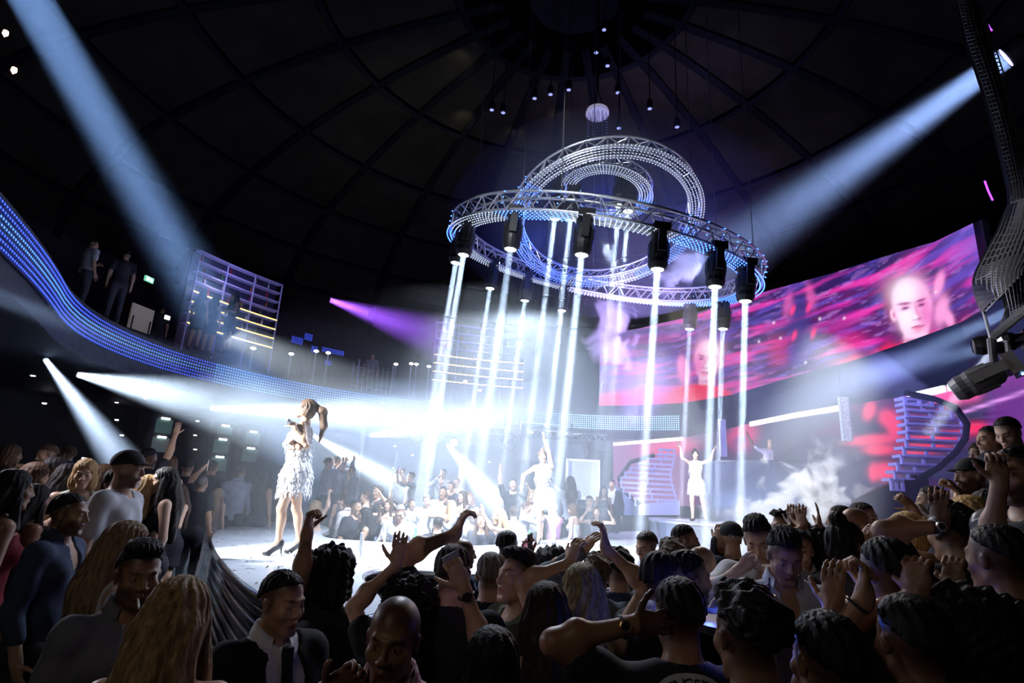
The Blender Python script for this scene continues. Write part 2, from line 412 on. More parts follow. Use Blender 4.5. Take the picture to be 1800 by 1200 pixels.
lamp('stage_key', 'SPOT', (-5.7, 5.0, 4.3), (-2.4, 6.9, 2.2), 6500, (.86, .93, 1), spot_size=.62, spot_blend=.6, shadow_soft_size=.08)
lamp('stage_key', 'SPOT', (-4.6, 7.2, 4.4), (.7, 10.0, 2.4), 9500, (.86, .93, 1), spot_size=.34, spot_blend=.6, shadow_soft_size=.08)
lamp('stage_key', 'SPOT', (1.5, 9.2, 6.6), (4.7, 13.7, 2.5), 9500, (.86, .93, 1), spot_size=.32, spot_blend=.6, shadow_soft_size=.08)
lamp('stage_fill', 'SPOT', (.2, 9.0, 5.85), (.1, 8.6, 1.4), 7000, (.70, .82, 1), spot_size=1.75, spot_blend=1, shadow_soft_size=.3)  # added spot without a fixture, whitens the stage top
# ================================================================ smoke: lumpy volumes
def smoke(loc, size, dens, label, seed=0., sc=1.2, col=(.9, .92, 1), cut=.5, rot=0):
    mt = bpy.data.materials.new('smoke'); mt.use_nodes = True; nt = mt.node_tree; nt.nodes.remove(nt.nodes['Principled BSDF'])
    N = nt.nodes.new; L = nt.links.new
    tc = N('ShaderNodeTexCoord'); nz = N('ShaderNodeTexNoise'); nz.inputs['Scale'].default_value = sc; nz.inputs['Detail'].default_value = 5; nz.inputs['Distortion'].default_value = .6
    mp = N('ShaderNodeMapping'); mp.inputs['Location'].default_value = (seed*7.1, seed*3.3, seed); mp.inputs['Scale'].default_value = size
    L(tc.outputs['Object'], mp.inputs[0]); L(mp.outputs[0], nz.inputs[0])
    ln = N('ShaderNodeVectorMath'); ln.operation = 'LENGTH'; L(tc.outputs['Object'], ln.inputs[0])
    a = N('ShaderNodeMapRange'); a.inputs[1].default_value = .15; a.inputs[2].default_value = 1.; a.inputs[3].default_value = .25; a.inputs[4].default_value = -.75; L(ln.outputs['Value'], a.inputs[0])
    s_ = N('ShaderNodeMath'); s_.operation = 'ADD'; L(a.outputs[0], s_.inputs[1])
    g_ = N('ShaderNodeMath'); g_.operation = 'MULTIPLY_ADD'; g_.inputs[1].default_value = 2.6; g_.inputs[2].default_value = -.8; L(nz.outputs[0], g_.inputs[0]); L(g_.outputs[0], s_.inputs[0])
    r = N('ShaderNodeMapRange'); r.inputs[1].default_value = cut; r.inputs[2].default_value = cut+.22; r.inputs[3].default_value = 0; r.inputs[4].default_value = dens; L(s_.outputs[0], r.inputs[0])
    v = N('ShaderNodeVolumeScatter'); v.inputs['Color'].default_value = (*col, 1); L(r.outputs[0], v.inputs['Density'])
    L(v.outputs[0], nt.nodes['Material Output'].inputs['Volume'])
    q = MB(); pr = [(0, -1)]+[(math.cos(t*PI/8-PI/2), math.sin(t*PI/8-PI/2)) for t in range(1, 8)]+[(0, 1)]
    o = q.lathe(pr, 16).build('smoke_cloud', mt); o.location = loc; o.scale = size; o.rotation_euler = (0, rot, 0)
    tag(o, label, 'smoke', kind='stuff'); return o
smoke(Py(1425, 860, 11.5), (1.6, .9, 1.4), 5.0, 'billowing white smoke right of the third dancer', 1, 1.7, cut=.47)
smoke(Py(1330, 905, 11.0), (1.6, .7, .55), 3.0, 'low white smoke creeping over the back of the stage', 2, 2.0, cut=.45)
smoke(Py(1490, 800, 12.0), (.9, .5, .9), .8, 'thin grey smoke before the right stairs', 3, .9, cut=.5)
smoke(Py(1075, 590, 13.5), (1.3, .7, 1.9), 2.6, 'lilac smoke column under the truss rings', 4, 1.3, (.86, .78, 1), cut=.5)
smoke(Py(1190, 470, 13.5), (1.6, .8, 1.2), 2.6, 'lilac smoke drifting behind the truss rings', 5, 1.4, (.86, .78, 1), cut=.5)
lamp('smoke_light', 'SPOT', (3.2, 4.4, 5.0), Py(1405, 885, 11.0), 17000, (.9, .95, 1), spot_size=.42, spot_blend=.9, shadow_soft_size=.1)
lamp('smoke_light', 'SPOT', Py(1120, 740, 11.0), Py(1140, 530, 13.5), 9500, (.55, .42, 1), spot_size=1.0, spot_blend=1, shadow_soft_size=.45)
# thin haze hanging over the stage and tables
hz = MB().lathe([(7.6, 1.5), (7.9, 3.4), (6.8, 4.7), (3.5, 5.15), (0, 5.25)], 40).build('hall_haze', haze_mat(.032)); hz.location = (.8, 13.2, 0)
hz.data.flip_normals() if False else None
tag(hz, 'thin luminous haze hanging over the stage and tables', 'haze', kind='stuff')
lamp('haze_light', 'SPOT', (-6.8, 16.5, 4.3), (1, 13.5, 3.0), 7500, (.34, .52, 1), spot_size=.8, spot_blend=1, shadow_soft_size=.2)

# added area lamps stand in for stage light falling back onto the crowd
lamp('crowd_fill', 'AREA', (-.5, 7.5, 5.6), (.6, 3.2, 1.6), 60, (.80, .88, 1), shape='DISK', size=1.0, spread=2.2)
lamp('crowd_fill', 'AREA', (2.2, 7.0, 4.6), (2.6, 3.2, 2.2), 18, (1, .84, .66), shape='DISK', size=.5, spread=1.6)
lamp('hood_fill', 'SPOT', (1.2, 2.2, 3.8), Py(1765, 450, 4.4), 260, (.95, .93, 1), spot_size=.5, spot_blend=.8, shadow_soft_size=.1)  # added spot that brightens the dark hood

lamp('ring_fill', 'SPOT', (-1.5, 3.4, 7.0), (1.7, 10.6, 7.1), 1500, (.85, .92, 1), spot_size=.62, spot_blend=.4, shadow_soft_size=.05)  # added spot to give the truss steel its highlights
lamp('table_fill', 'SPOT', (-.8, 8.2, 6.3), (-1.0, 11.3, 1.8), 3200, (.85, .92, 1), spot_size=.9, spot_blend=.9, shadow_soft_size=.1)  # added spot to brighten the guests at the tables
lamp('rib_glint', 'AREA', (-5.0, 5.2, 3.2), (-2.8, 5.6, .8), 45, (.92, .88, 1), shape='DISK', size=.35)  # added area lamp that puts highlights on the stage ribs

bg_ = MB().lathe([(0, -1)]+[(math.cos(t*PI/8-PI/2), math.sin(t*PI/8-PI/2)) for t in range(1, 8)]+[(0, 1)], 20).build('ring_haze', haze_mat(.05, (.7, .8, 1))); bg_.location = (2.0, 11.2, 7.9); bg_.scale = (3.6, 3.2, 1.9)
tag(bg_, 'thin blue haze glowing around the hanging truss rings', 'haze', kind='stuff')
for p_ in ((3.6, 11.3, 8.2), (.4, 11.4, 7.6), (2.1, 11.8, 8.9)): lamp('ring_blue_glow', 'POINT', p_, (0, 0, 0), 42, (.02, .08, 1), shadow_soft_size=.25)  # added point lamps turn the haze blue in place of the diodes
# ================================================================ stage
ZS = 1.42
opx = [(668, 1078), (600, 1088), (540, 1078), (480, 1055), (430, 1025), (395, 990), (376, 962), (371, 944), (384, 929), (420, 921), (480, 917), (540, 918), (575, 924), (580, 933), (563, 938), (575, 946), (640, 950), (700, 954), (780, 959), (850, 959), (930, 952), (1000, 944), (1050, 934)]
opx2 = [(1150, 985), (1050, 1000), (960, 1005), (860, 1008), (760, 1003), (700, 999), (655, 1000), (634, 1009), (640, 1024), (668, 1050)]
outl = [tuple(Pz(u, v, ZS)[:2]) for u, v in opx] + [(5.2, 17.5), (8.2, 18.0), (9.2, 15.0), (8.4, 11.5), (6.6, 8.8), (4.2, 7.4)] + [tuple(Pz(u, v, ZS)[:2]) for u, v in opx2]
def chaikin(p, it=2):
    for _ in range(it):
        q = []
        for i in range(len(p)):
            a, b = p[i], p[(i+1) % len(p)]
            q.append((a[0]*.75+b[0]*.25, a[1]*.75+b[1]*.25)); q.append((a[0]*.25+b[0]*.75, a[1]*.25+b[1]*.75))
        p = q
    return p
OUT = chaikin(outl, 2)
ar = sum(a[0]*b[1]-b[0]*a[1] for a, b in zip(OUT, OUT[1:]+OUT[:1]))
if ar < 0: OUT = OUT[::-1]
def inset(p, d):
    n = len(p); r = []
    for i in range(n):
        a = Vector(p[i-1]); b = Vector(p[(i+1) % n]); t = (b-a).normalized(); r.append((p[i][0]-t.y*d, p[i][1]+t.x*d))
    return r
stage = thing('stage', 'low curved stage with a glossy pale top and steel ribbed sides', 'stage')
TOPM = mat('stage_top_lacquer', (.72, .75, .82), .25, .0, noise=.12, nscale=2.5, spec=.7, coat=.3)
MB().prism(OUT, ZS-.07, ZS).build('stage_top', TOPM, stage)
MB().prism(inset(OUT, .12), 0, ZS-.07).build('side_wall', mat('stage_side_dark', (.02, .02, .025), .3, .6), stage)
RB = mat('polished_steel_rib', (.55, .57, .6), .16, .95)
for k in range(11):
    z = .12+k*.115
    MB().tube([(x, y, z) for x, y in inset(OUT, .07)], .046, 6, closed=True).build('rib', RB, stage, True)
MB().tube([(x, y, ZS-.035) for x, y in OUT], .036, 6, closed=True).build('edge_rail', RB, stage, True)
# raised back platform
plat = [(3.55, 13.0), (4.6, 12.6), (6.2, 12.7), (7.6, 13.4), (8.4, 15.0), (7.8, 17.2), (5.4, 17.3), (4.2, 16.3), (3.5, 14.6)]
ZP = Py(1225, 916, 14.0).z
PL = chaikin(plat, 2)
bp_ = thing('back_platform', 'raised round platform at the back of the stage under the third dancer', 'platform')
MB().prism(PL, ZP-.05, ZP).build('platform_top', TOPM, bp_); MB().prism(inset(PL, .05), ZS, ZP-.05).build('platform_side', mat('platform_side', (.4, .42, .5), .3, .3), bp_)
# confetti lying on the stage
from mathutils.geometry import tessellate_polygon
def inside(x, y, P):
    c = False; n = len(P)
    for i in range(n):
        a = P[i]; b = P[i-1]
        if (a[1] > y) != (b[1] > y) and x < (b[0]-a[0])*(y-a[1])/(b[1]-a[1]+1e-12)+a[0]: c = not c
    return c
rc = random.Random(3)
for nm, colr, cnt in (('dark', (.12, .10, .08), 260), ('silver', (.8, .8, .85), 240), ('pink', (.75, .2, .3), 24)):
    q = MB(); k = 0
    while k < cnt:
        y = 3.8+10*rc.random()**1.5; x = rc.uniform(-5, 2)
        if not inside(x, y, OUT): continue
        k += 1; a = rc.random()*PI; s = .008; l = .024; c = math.cos(a); d = math.sin(a); t = rc.uniform(0, .018)
        q.add([(x-c*l-d*s, y-d*l+c*s, ZS+.003), (x+c*l-d*s, y+d*l+c*s, ZS+.004+t), (x+c*l+d*s, y+d*l-c*s, ZS+.004+t), (x-c*l+d*s, y-d*l-c*s, ZS+.003)], [(0, 1, 2, 3)])
    tag(q.build('confetti', mat('confetti_'+nm, colr, .4, .4 if nm == 'silver' else 0.)), nm+' paper confetti scattered over the stage top', 'confetti', kind='stuff')
# ================================================================ painted LED pictures
def vnoise(x, y, seed=0):
    def h(i, j):
        n = (i*374761393+j*668265263+seed*974634777) & 0xffffffff
        n = ((n ^ (n >> 13))*1274126177) & 0xffffffff
        return ((n ^ (n >> 16)) & 0xffff)/65535.
    xi = np.floor(x).astype(np.int64); yi = np.floor(y).astype(np.int64); fx = x-xi; fy = y-yi
    fx = fx*fx*(3-2*fx); fy = fy*fy*(3-2*fy)
    return (h(xi, yi)*(1-fx)+h(xi+1, yi)*fx)*(1-fy)+(h(xi, yi+1)*(1-fx)+h(xi+1, yi+1)*fx)*fy
def fbm(x, y, seed=0, o=4):
    r = 0; a = .5
    for k in range(o): r = r+a*vnoise(x*2**k, y*2**k, seed+k); a *= .5
    return r
def proj(P):
    d = P-np.array(CAM); w_ = d@np.array(_f0)
    return 900+1000*(d@np.array(CR))/w_, 600-1000*(d@np.array(CU))/w_
EMS = {}
def screen_mat(es):
    if es in EMS: return EMS[es]
    mt = bpy.data.materials.new('led_screen_picture'); mt.use_nodes = True; nt = mt.node_tree; b = nt.nodes['Principled BSDF']
    at = nt.nodes.new('ShaderNodeAttribute'); at.attribute_name = 'picture'
    mt.cycles.emission_sampling = 'NONE'; b.inputs['Base Color'].default_value = (.02, .02, .03, 1); b.inputs['Roughness'].default_value = .5
    nt.links.new(at.outputs['Color'], b.inputs['Emission Color']); b.inputs['Emission Strength'].default_value = es
    EMS[es] = mt; return mt
def screen(name, path, z0, z1, paint, es, parent, step=.045):
    """a curved LED wall: fine grid of coloured cells along path between heights z0(s), z1(s)"""
    P = np.array(path, float); seg = np.linalg.norm(np.diff(P[:, :2], axis=0), axis=1); s = np.r_[0, np.cumsum(seg)]
    n = int(s[-1]/step)+2; ss = np.linspace(0, s[-1], n)
    X = np.interp(ss, s, P[:, 0]); Y = np.interp(ss, s, P[:, 1])
    Z0 = np.interp(ss, s, np.broadcast_to(z0, len(P))); Z1 = np.interp(ss, s, np.broadcast_to(z1, len(P)))
    nz = max(4, int((Z1-Z0).max()/step)); t = np.linspace(0, 1, nz+1)
    V = np.stack([np.repeat(X[:, None], nz+1, 1), np.repeat(Y[:, None], nz+1, 1), Z0[:, None]+(Z1-Z0)[:, None]*t[None]], -1)
    W = nz+1; i, k = np.meshgrid(np.arange(n-1), np.arange(nz), indexing='ij'); a = (i*W+k).ravel()
    faces = np.stack([a, a+W, a+W+1, a+1], 1)
    flat = V.reshape(-1, 3); u, v = proj(flat)
    col = np.clip(paint(u, v, np.repeat(ss, W), flat[:, 2]), 0, 1)
    me = bpy.data.meshes.new(name); me.from_pydata(flat.tolist(), [], faces.tolist()); me.materials.append(screen_mat(es))
    ca = me.color_attributes.new('picture', 'FLOAT_COLOR', 'POINT'); ca.data.foreach_set('color', np.c_[col, np.ones(len(col))].astype(np.float32).ravel())
    o = link(name, me, parent)
    return o
def soft(d, w_): return 1/(1+np.exp(np.clip(d/w_, -40, 40)))
def ell(u, v, cu, cv, ru, rv, ang, w_=.08):
    c, s = math.cos(math.radians(ang)), math.sin(math.radians(ang)); x = (u-cu)*c+(v-cv)*s; y = -(u-cu)*s+(v-cv)*c
    return soft(np.sqrt((x/ru)**2+(y/rv)**2)-1, w_)
def mix(c, k, col): return c*(1-k[:, None])+np.array(col)[None]*k[:, None]
def face(c, u, v, cu, cv, sc, ang, flip):
    """a plain lit face in pink tones, one side in shade, built of soft ovals"""
    def loc(x, y):
        a = math.radians(ang); x *= flip*sc; y *= sc
        return cu+x*math.cos(a)-y*math.sin(a), cv+x*math.sin(a)+y*math.cos(a)
    def E(c, x, y, rx, ry, rot, col, w_=.06, k=1.):
        a, b = loc(x, y); return mix(c, k*ell(u, v, a, b, rx*sc, ry*sc, ang+flip*rot, w_), col)
    c = E(c, 4, 60, 24, 30, 0, (.92, .50, .72)); c = E(c, 0, 97, 84, 26, 0, (.95, .02, .08), .05)
    c = E(c, 30, -14, 20, 48, 4, (.30, .01, .16), .12)                                             # dark hair behind
    c = E(c, -2, -10, 37, 50, 0, (1, .60, .92), .05); c = E(c, 0, 26, 29, 34, 0, (1, .64, .90), .05); c = E(c, 3, 46, 16, 14, 0, (1, .60, .86), .08)
    c = E(c, -24, -20, 17, 40, 6, (.95, .22, .62), .35, .8); c = E(c, -22, 18, 13, 26, 0, (.80, .10, .46), .3, .75)
    c = E(c, 6, -34, 24, 22, 0, (1, .90, 1), .4); c = E(c, 14, 12, 14, 20, 0, (1, .88, 1), .4)
    c = E(c, 37, 4, 6, 12, 0, (1, .62, .84), .1); c = E(c, 36, 4, 2.5, 6, 0, (.7, .2, .45), .2)
    c = E(c, -20, -13, 10, 2.2, 6, (.35, .03, .22), .2); c = E(c, 12, -13, 13, 2.6, -6, (.38, .04, .24), .2)
    c = E(c, -19, -5, 8, 4, 0, (.6, .08, .38), .3, .8); c = E(c, 12, -5, 10, 4.5, 0, (.78, .25, .55), .3, .8)
    c = E(c, -19, -4, 5.5, 2, 0, (.12, .01, .12), .15); c = E(c, 12, -4, 6.5, 2.2, 0, (.15, .01, .14), .15)
    c = E(c, -9, 8, 3, 14, 8, (.78, .22, .50), .3, .8); c = E(c, -6, 21, 8, 2, 0, (.42, .03, .25), .2); c = E(c, -3, 17, 4, 4, 0, (1, .85, 1), .3)
    c = E(c, -4, 35, 13, 2.0, -3, (.42, .01, .16), .15); c = E(c, -4, 39, 10, 3, -3, (.86, .25, .45), .2); c = E(c, -3, 45, 8, 1.6, 0, (.75, .25, .5), .3, .7)
    c = E(c, 8, 59, 20, 3, -8, (.55, .10, .35), .3, .8)
    return c
def sky_streaks(u, v, s, z):
    a = fbm(s*.45+z*.3, z*4.5, 5); b = fbm(s*.9, z*8-s*.5, 11); d = fbm(s*2.2, z*12, 41)
    c = np.stack([.028+0*a, .008+0*a, .10+0*a], 1)
    c = mix(c, soft(-(fbm(s*.35, z*1.6, 61)-.45), .05)*.6, (.16, .01, .14))
    c = mix(c, soft(-(b-.50), .022)*.65, (.13, .07, .55)); c = mix(c, soft(-(a-.55), .018)*.62, (.62, .01, .34)); c = mix(c, soft(-(a-.62), .02)*.7, (.9, .05, .45))
    c = mix(c, soft(-(d-.60), .015)*.35, (.6, .25, .8)); c = mix(c, soft(-(fbm(s*.5, z*5, 23)-.58), .02)*.5, (.02, .02, .16))
    return c
def paint_up(u, v, s, z):
    c = sky_streaks(u, v, s, z)
    c = mix(c, soft(u-1190, 30)*.55, (.32, .28, .62))
    c = mix(c, soft(-(u-1655), 22)*soft(v-470, 25)*.8, (.16, .10, .62))
    low = np.interp(u, [1055, 1278, 1480, 1600, 1740], [690, 676, 630, 598, 548])
    c = mix(c, soft(-(v-low-6*vnoise(u*.06, v*.02, 3)), 4)*soft(np.abs(u-1160)-112, 6), (.95, .05, .20))
    c = mix(c, soft(-(v-low-14*vnoise(u*.05, v*.02, 3)+4), 4)*soft(-(u-1475), 8), (.95, .02, .10))
    c = face(c, u, v, 1244, 634, .60, 6, 1)
    c = face(c, u, v, 1603, 543, .92, -12, -1)
    for (a, b, ru, rv, an) in ((1203, 655, 10, 22, -10), (1198, 640, 7, 14, 0), (1655, 545, 11, 26, 10), (1650, 500, 8, 22, 15), (1668, 560, 8, 15, -20)):
        c = mix(c, ell(u, v, a, b, ru, rv, an, .2), (1, .35, .72))
    # dark figure in the middle, rocket-like dark silhouette with red gleams
    c = mix(c, ell(u, v, 1405, 570, 18, 62, -4, .2)*.9, (.05, .03, .22))
    for a, b in ((1393, 545), (1422, 540), (1396, 590), (1430, 585)): c = mix(c, ell(u, v, a, b, 4, 9, 20, .2), (.9, .05, .25))
    for a, b in ((1385, 535), (1425, 520)): c = mix(c, ell(u, v, a, b, 7, 20, 12 if a < 1400 else -12, .25)*.7, (.8, .12, .45))
    c = mix(c, soft(np.abs(u-1495)-25, 6)*soft(np.abs(v-600)-14, 5)*.7, (.85, .02, .25)); c = mix(c, soft(np.abs(u-1368)-16, 4)*soft(np.abs(v-618)-24, 5)*.6, (.7, .02, .2))
    # small sparkles
    for a, b in ((1334, 600), (1441, 560), (1484, 559), (1416, 637), (1645, 513), (1372, 594), (1360, 567)): c = mix(c, ell(u, v, a, b, 1.8, 1.8, 0, .3), (1, .85, 1))
    return c
ws = thing('wall_screen', 'long curved wall screen showing two pink lit faces in purple clouds', 'screen')
up = [Pz(u, v, 6.0) for u, v in ((1053, 713), (1120, 712), (1200, 708), (1280, 695), (1380, 678), (1480, 655), (1540, 643), (1600, 625), (1670, 602), (1742, 574))]
zt = []
for p, (u, v) in zip(up, ((1053, 588), (1120, 578), (1200, 560), (1280, 532), (1380, 505), (1480, 478), (1540, 459), (1600, 440), (1670, 420), (1738, 386))):
    d = ray(u, v); k = (p.x*d.x+p.y*d.y)/(d.x*d.x+d.y*d.y); zt.append(EYE+d.z*k)
screen('picture', [(p.x, p.y) for p in up], 6.0, zt, paint_up, 1.1, ws)
pb = [(p.x+(p.x-HC.x)*.02, p.y+(p.y-HC.y)*.02) for p in up]
q = MB(); q.strip(pb[::-1], 5.9, [z+.08 for z in zt][::-1], -.12); q.build('screen_back', DARK, ws)
q = MB(); q.strip([(p.x, p.y) for p in up][::-1], 5.6, 5.995, -.1); struct(q.build('trim_1', mat('fascia_under_screen', (.016, .025, .06), .5)))
# ---- lower screens, light strips
def paint_low(u, v, s, z):
    a = fbm(s*.5, z*2.2+s*.2, 31); b = fbm(s*.9, z*4, 37)
    c = np.stack([.012+0*a, .008+0*a, .05+0*a], 1)
    c = mix(c, soft(-(a-.60), .03)*.5, (.22, .005, .14))
    c = mix(c, soft(u-1210, 10)*.75, (.50, .24, .52)); c = mix(c, ell(u, v, 1175, 786, 45, 13, -6, .25), (.95, .10, .30))
    c = mix(c, ell(u, v, 1305, 765, 26, 20, -30, .2)*.9, (.95, .04, .22)); c = mix(c, ell(u, v, 1300, 775, 16, 9, -30, .2), (.30, .02, .18))
    for q_ in ((1528, 722, 10, 16, 20), (1560, 735, 16, 14, 40), (1572, 750, 12, 18, 0), (1535, 773, 42, 9, -5), (1545, 790, 26, 9, 0), (1553, 828, 22, 15, 0), (1535, 830, 7, 14, 0)): c = mix(c, ell(u, v, *q_, .2), (1, .05, .16))
    for q_ in ((1640, 770, 50, 10, -6), (1620, 790, 40, 8, -6), (1715, 752, 22, 9, -3)): c = mix(c, ell(u, v, *q_, .25), (.95, .02, .10))
    c = mix(c, soft(np.abs(u-1660)-65, 4)*soft(np.abs(v-(705-(u-1600)*.18))-18, 4), (.95, .08, .35))
    c = mix(c, soft(-(u-1735), 6)*.6, (.20, .02, .30))
    ln = 722-(u-1700)*.33; c = mix(c, soft(np.abs(v-ln)-2, 1)*soft(-(u-1685), 5), (.9, .35, 1))
    return c
ls = thing('lower_screen', 'lower wall screen with red and purple picture behind the stairs and booth', 'screen')
lowp = [(1078, 779), (1200, 769), (1265, 757), (1320, 743), (1400, 727), (1490, 712), (1545, 703), (1600, 694), (1668, 678), (1740, 663), (1800, 645), (1900, 615)]
LW = [Pz(u, v, 4.5) for u, v in lowp]
screen('picture', [(p.x, p.y) for p in LW], 2.1, 4.5, paint_low, 1.1, ls)
lb = [(p.x+(p.x-HC.x)*.012, p.y+(p.y-HC.y)*.012) for p in LW]
MB().strip(lb[::-1], 0, 4.52, -.12).build('screen_back', DARK, ls)
STR = mat('white_light_strip', (1, 1, 1), .4, emit=(1, .82, .92), es=2.6)
lstrip = []
for (a, b, lab) in ((0, 1.0, 'white light strip over the left stairs'), (3.0, 5.0, 'long white light strip over the disc jockey booth'), (7.0, 7.95, 'white light strip over the top of the right stairs'), (8.05, 9.3, 'white light strip right of the right stairs')):
    pts = []
    for k in range(9):
        t = a+(b-a)*k/8; i = min(int(t), len(LW)-2); p = LW[i].lerp(LW[i+1], t-i); d = (HC-Vector((p.x, p.y))).normalized(); pts.append((p.x+d.x*.06, p.y+d.y*.06))
    tag(MB().strip(pts[::-1], 4.40, 4.52, -.05).build('light_strip', STR), lab, 'light strip', 'white light strips over the lower screens')
# fascia between balcony band and lower screens on the right
fa = [Pz(u, v, 5.2) for u, v in ((1222, 742), (1290, 733), (1400, 708), (1500, 688), (1600, 662), (1700, 634), (1800, 590), (1900, 550))]
struct(MB().strip([(p.x, p.y) for p in fa][::-1], 4.5, 6.0, -.1).build('wall_fascia', mat('blue_grey_fascia', (.018, .028, .07), .5)))
# pale glowing grid strip (second light band) in front of the balcony band
# ---- stairs
LAV = mat('lavender_painted_steel', (.55, .50, .88), .45, .0)
def stairs(rows, y0, y1, label, group, lampc):
    root = thing('staircase', label, 'staircase', group=group)
    n = len(rows)
    for i, (v, xl, xr) in enumerate(rows):
        y = y0+(y1-y0)*i/(n-1); a = Py(xl, v+ (xl-xr)*-.0, y); b = Py(xr, v, y)
        b.z = a.z = (a.z+b.z)/2
        va, _a, _b = rows[min(i+1, n-1)]
        nxt = Py((xl+xr)/2, va, y); rise = max(.12, min(.24, a.z-nxt.z)) if i < n-1 else .2
        w_ = (b-a).length; c = (a+b)/2; ang = math.atan2(b.y-a.y, b.x-a.x); R = Matrix.Rotation(ang, 3, 'Z')
        q = MB().box((0, .10, 0), (w_, .24, .055))
        for x in (-w_/2+.03, -w_*.02 if i % 2 else w_*.03, w_/2-.03): q.box((x, 0, -rise/2), (.045, .05, rise))
        q.box((0, 0, -rise+.02), (w_, .03, .03))
        o = q.build('step', LAV, root); o.location = c; o.rotation_euler = (0, 0, ang)
    return root
R1 = [(790, 1160, 1187), (799, 1157, 1187), (807, 1137, 1185), (816, 1121, 1183), (824, 1107, 1180), (832, 1097, 1181), (841, 1090, 1182), (850, 1090, 1184), (859, 1094, 1187), (868, 1105, 1189), (878, 1115, 1192)]
st1 = stairs(R1, 18.2, 16.4, 'left winding staircase with open lavender steps behind the third dancer', 'winding staircases', 1)
R2 = [(701, 1587, 1640), (711, 1588, 1657), (722, 1590, 1675), (735, 1590, 1692), (748, 1592, 1693), (761, 1592, 1689), (775, 1590, 1683), (789, 1586, 1672), (803, 1582, 1658), (817, 1575, 1643), (830, 1570, 1618), (843, 1563, 1588)]
st2 = stairs(R2, 9.3, 10.6, 'right winding staircase with open lavender steps in front of the red screen', 'winding staircases', 1)
MB().tube([Py(u, v, y) for u, v, y in ((1592, 690, 9.2), (1640, 700, 9.2), (1680, 716, 9.2), (1700, 745, 9.3), (1697, 770, 9.5), (1680, 795, 9.8), (1650, 822, 10.1), (1600, 850, 10.6))], .05, 8).build('outer_stringer', mat('dark_stringer', (.008, .008, .015), .8, spec=.1), st2)
MB().tube([Py(u, v, y) for u, v, y in ((1150, 800, 18.0), (1108, 812, 17.8), (1088, 840, 17.4), (1092, 862, 17), (1128, 888, 16.3))], .06, 8).build('outer_stringer', MC['dark_stringer'], st1)
def wallpoly(name, pix, y, th, m, label, cat):
    """upright slab whose outline is given by corner pixels at one depth"""
    pts = [Py(u, v, y) for u, v in pix]; n = len(pts); off = Vector((0, th, 0))
    o = MB().add(pts+[p+off for p in pts], [tuple(range(n))[::-1], tuple(range(n, 2*n))]+[(i, (i+1) % n, n+(i+1) % n, n+i) for i in range(n)]).build(name, m)
    return tag(o, label, cat)
wallpoly('stair_wall', [(1500, 905), (1505, 880), (1570, 848), (1640, 825), (1690, 775), (1697, 770), (1700, 960), (1500, 960)], 10.9, .15, mat('stair_wall_black', (.01, .01, .016), .4), 'black curved wall under the right winding staircase', 'wall panel')
wallpoly('stair_wall', [(1128, 889), (1105, 875), (1080, 850), (1072, 905), (1128, 905)], 16.6, .15, mat('stair_wall_blue', (.10, .12, .25), .4), 'blue grey wall under the left winding staircase', 'wall panel')
wallpoly('plinth', [(1130, 886), (1195, 880), (1195, 905), (1130, 905)], 15.9, .5, mat('plinth_pale', (.45, .45, .75), .4), 'pale plinth block at the foot of the left stairs', 'plinth')
bo = thing('disc_jockey_booth', 'curved grey blue booth wall below the disc jockeys', 'booth')
bp2 = [Py(u, v, y) for u, v, y in ((1246, 815, 15.6), (1300, 812, 15.0), (1360, 806, 14.4), (1420, 798, 14.0), (1480, 790, 13.6))]
MB().strip([(p.x, p.y) for p in bp2][::-1], ZS, bp2[1].z, -.12).build('front_wall', mat('booth_grey', (.04, .06, .14), .5, noise=.15, nscale=3), bo)
MB().strip([(p.x, p.y-.05) for p in bp2][::-1], bp2[1].z, bp2[1].z+.05, -.5).build('counter', mat('booth_counter', (.03, .04, .09), .3), bo)
def pillar(pix, y, label, m):
    a = Py(*pix[0], y); b = Py(*pix[1], y); w_ = pix[2]*y/1000
    root = thing('decor_pillar', label, 'pillar', group='flat panel pillars before the lower screens')
    MB().box(((a.x+b.x)/2, y, (a.z+b.z)/2), (w_, .08, a.z-b.z)).build('panel', m, root)
    for s in (-1, 1): MB().box(((a.x+b.x)/2+s*w_*.47, y-.05, (a.z+b.z)/2), (w_*.06, .03, a.z-b.z)).build('edge_strip', mat('pillar_edge', (.5, .52, .6), .4), root)
    MB().box(((a.x+b.x)/2, y+.05, (a.z+5.0)/2), (.03, .03, 5.0-a.z)).build('hanger', BLACK, root)
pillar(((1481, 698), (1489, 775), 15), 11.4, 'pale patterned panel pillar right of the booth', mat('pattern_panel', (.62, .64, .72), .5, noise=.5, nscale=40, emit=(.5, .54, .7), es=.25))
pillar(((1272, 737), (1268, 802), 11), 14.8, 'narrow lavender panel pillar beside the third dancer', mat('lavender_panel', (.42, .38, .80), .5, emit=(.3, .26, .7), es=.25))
# blue and red wash on stairs and house
lamp('stair_wash', 'AREA', Py(1560, 640, 7.5), Py(1640, 760, 9.8), 60, (.35, .35, 1), shape='DISK', size=.5)
lamp('stair_wash', 'AREA', Py(1100, 740, 13.5), Py(1140, 850, 17), 90, (.6, .6, 1), shape='DISK', size=.5)
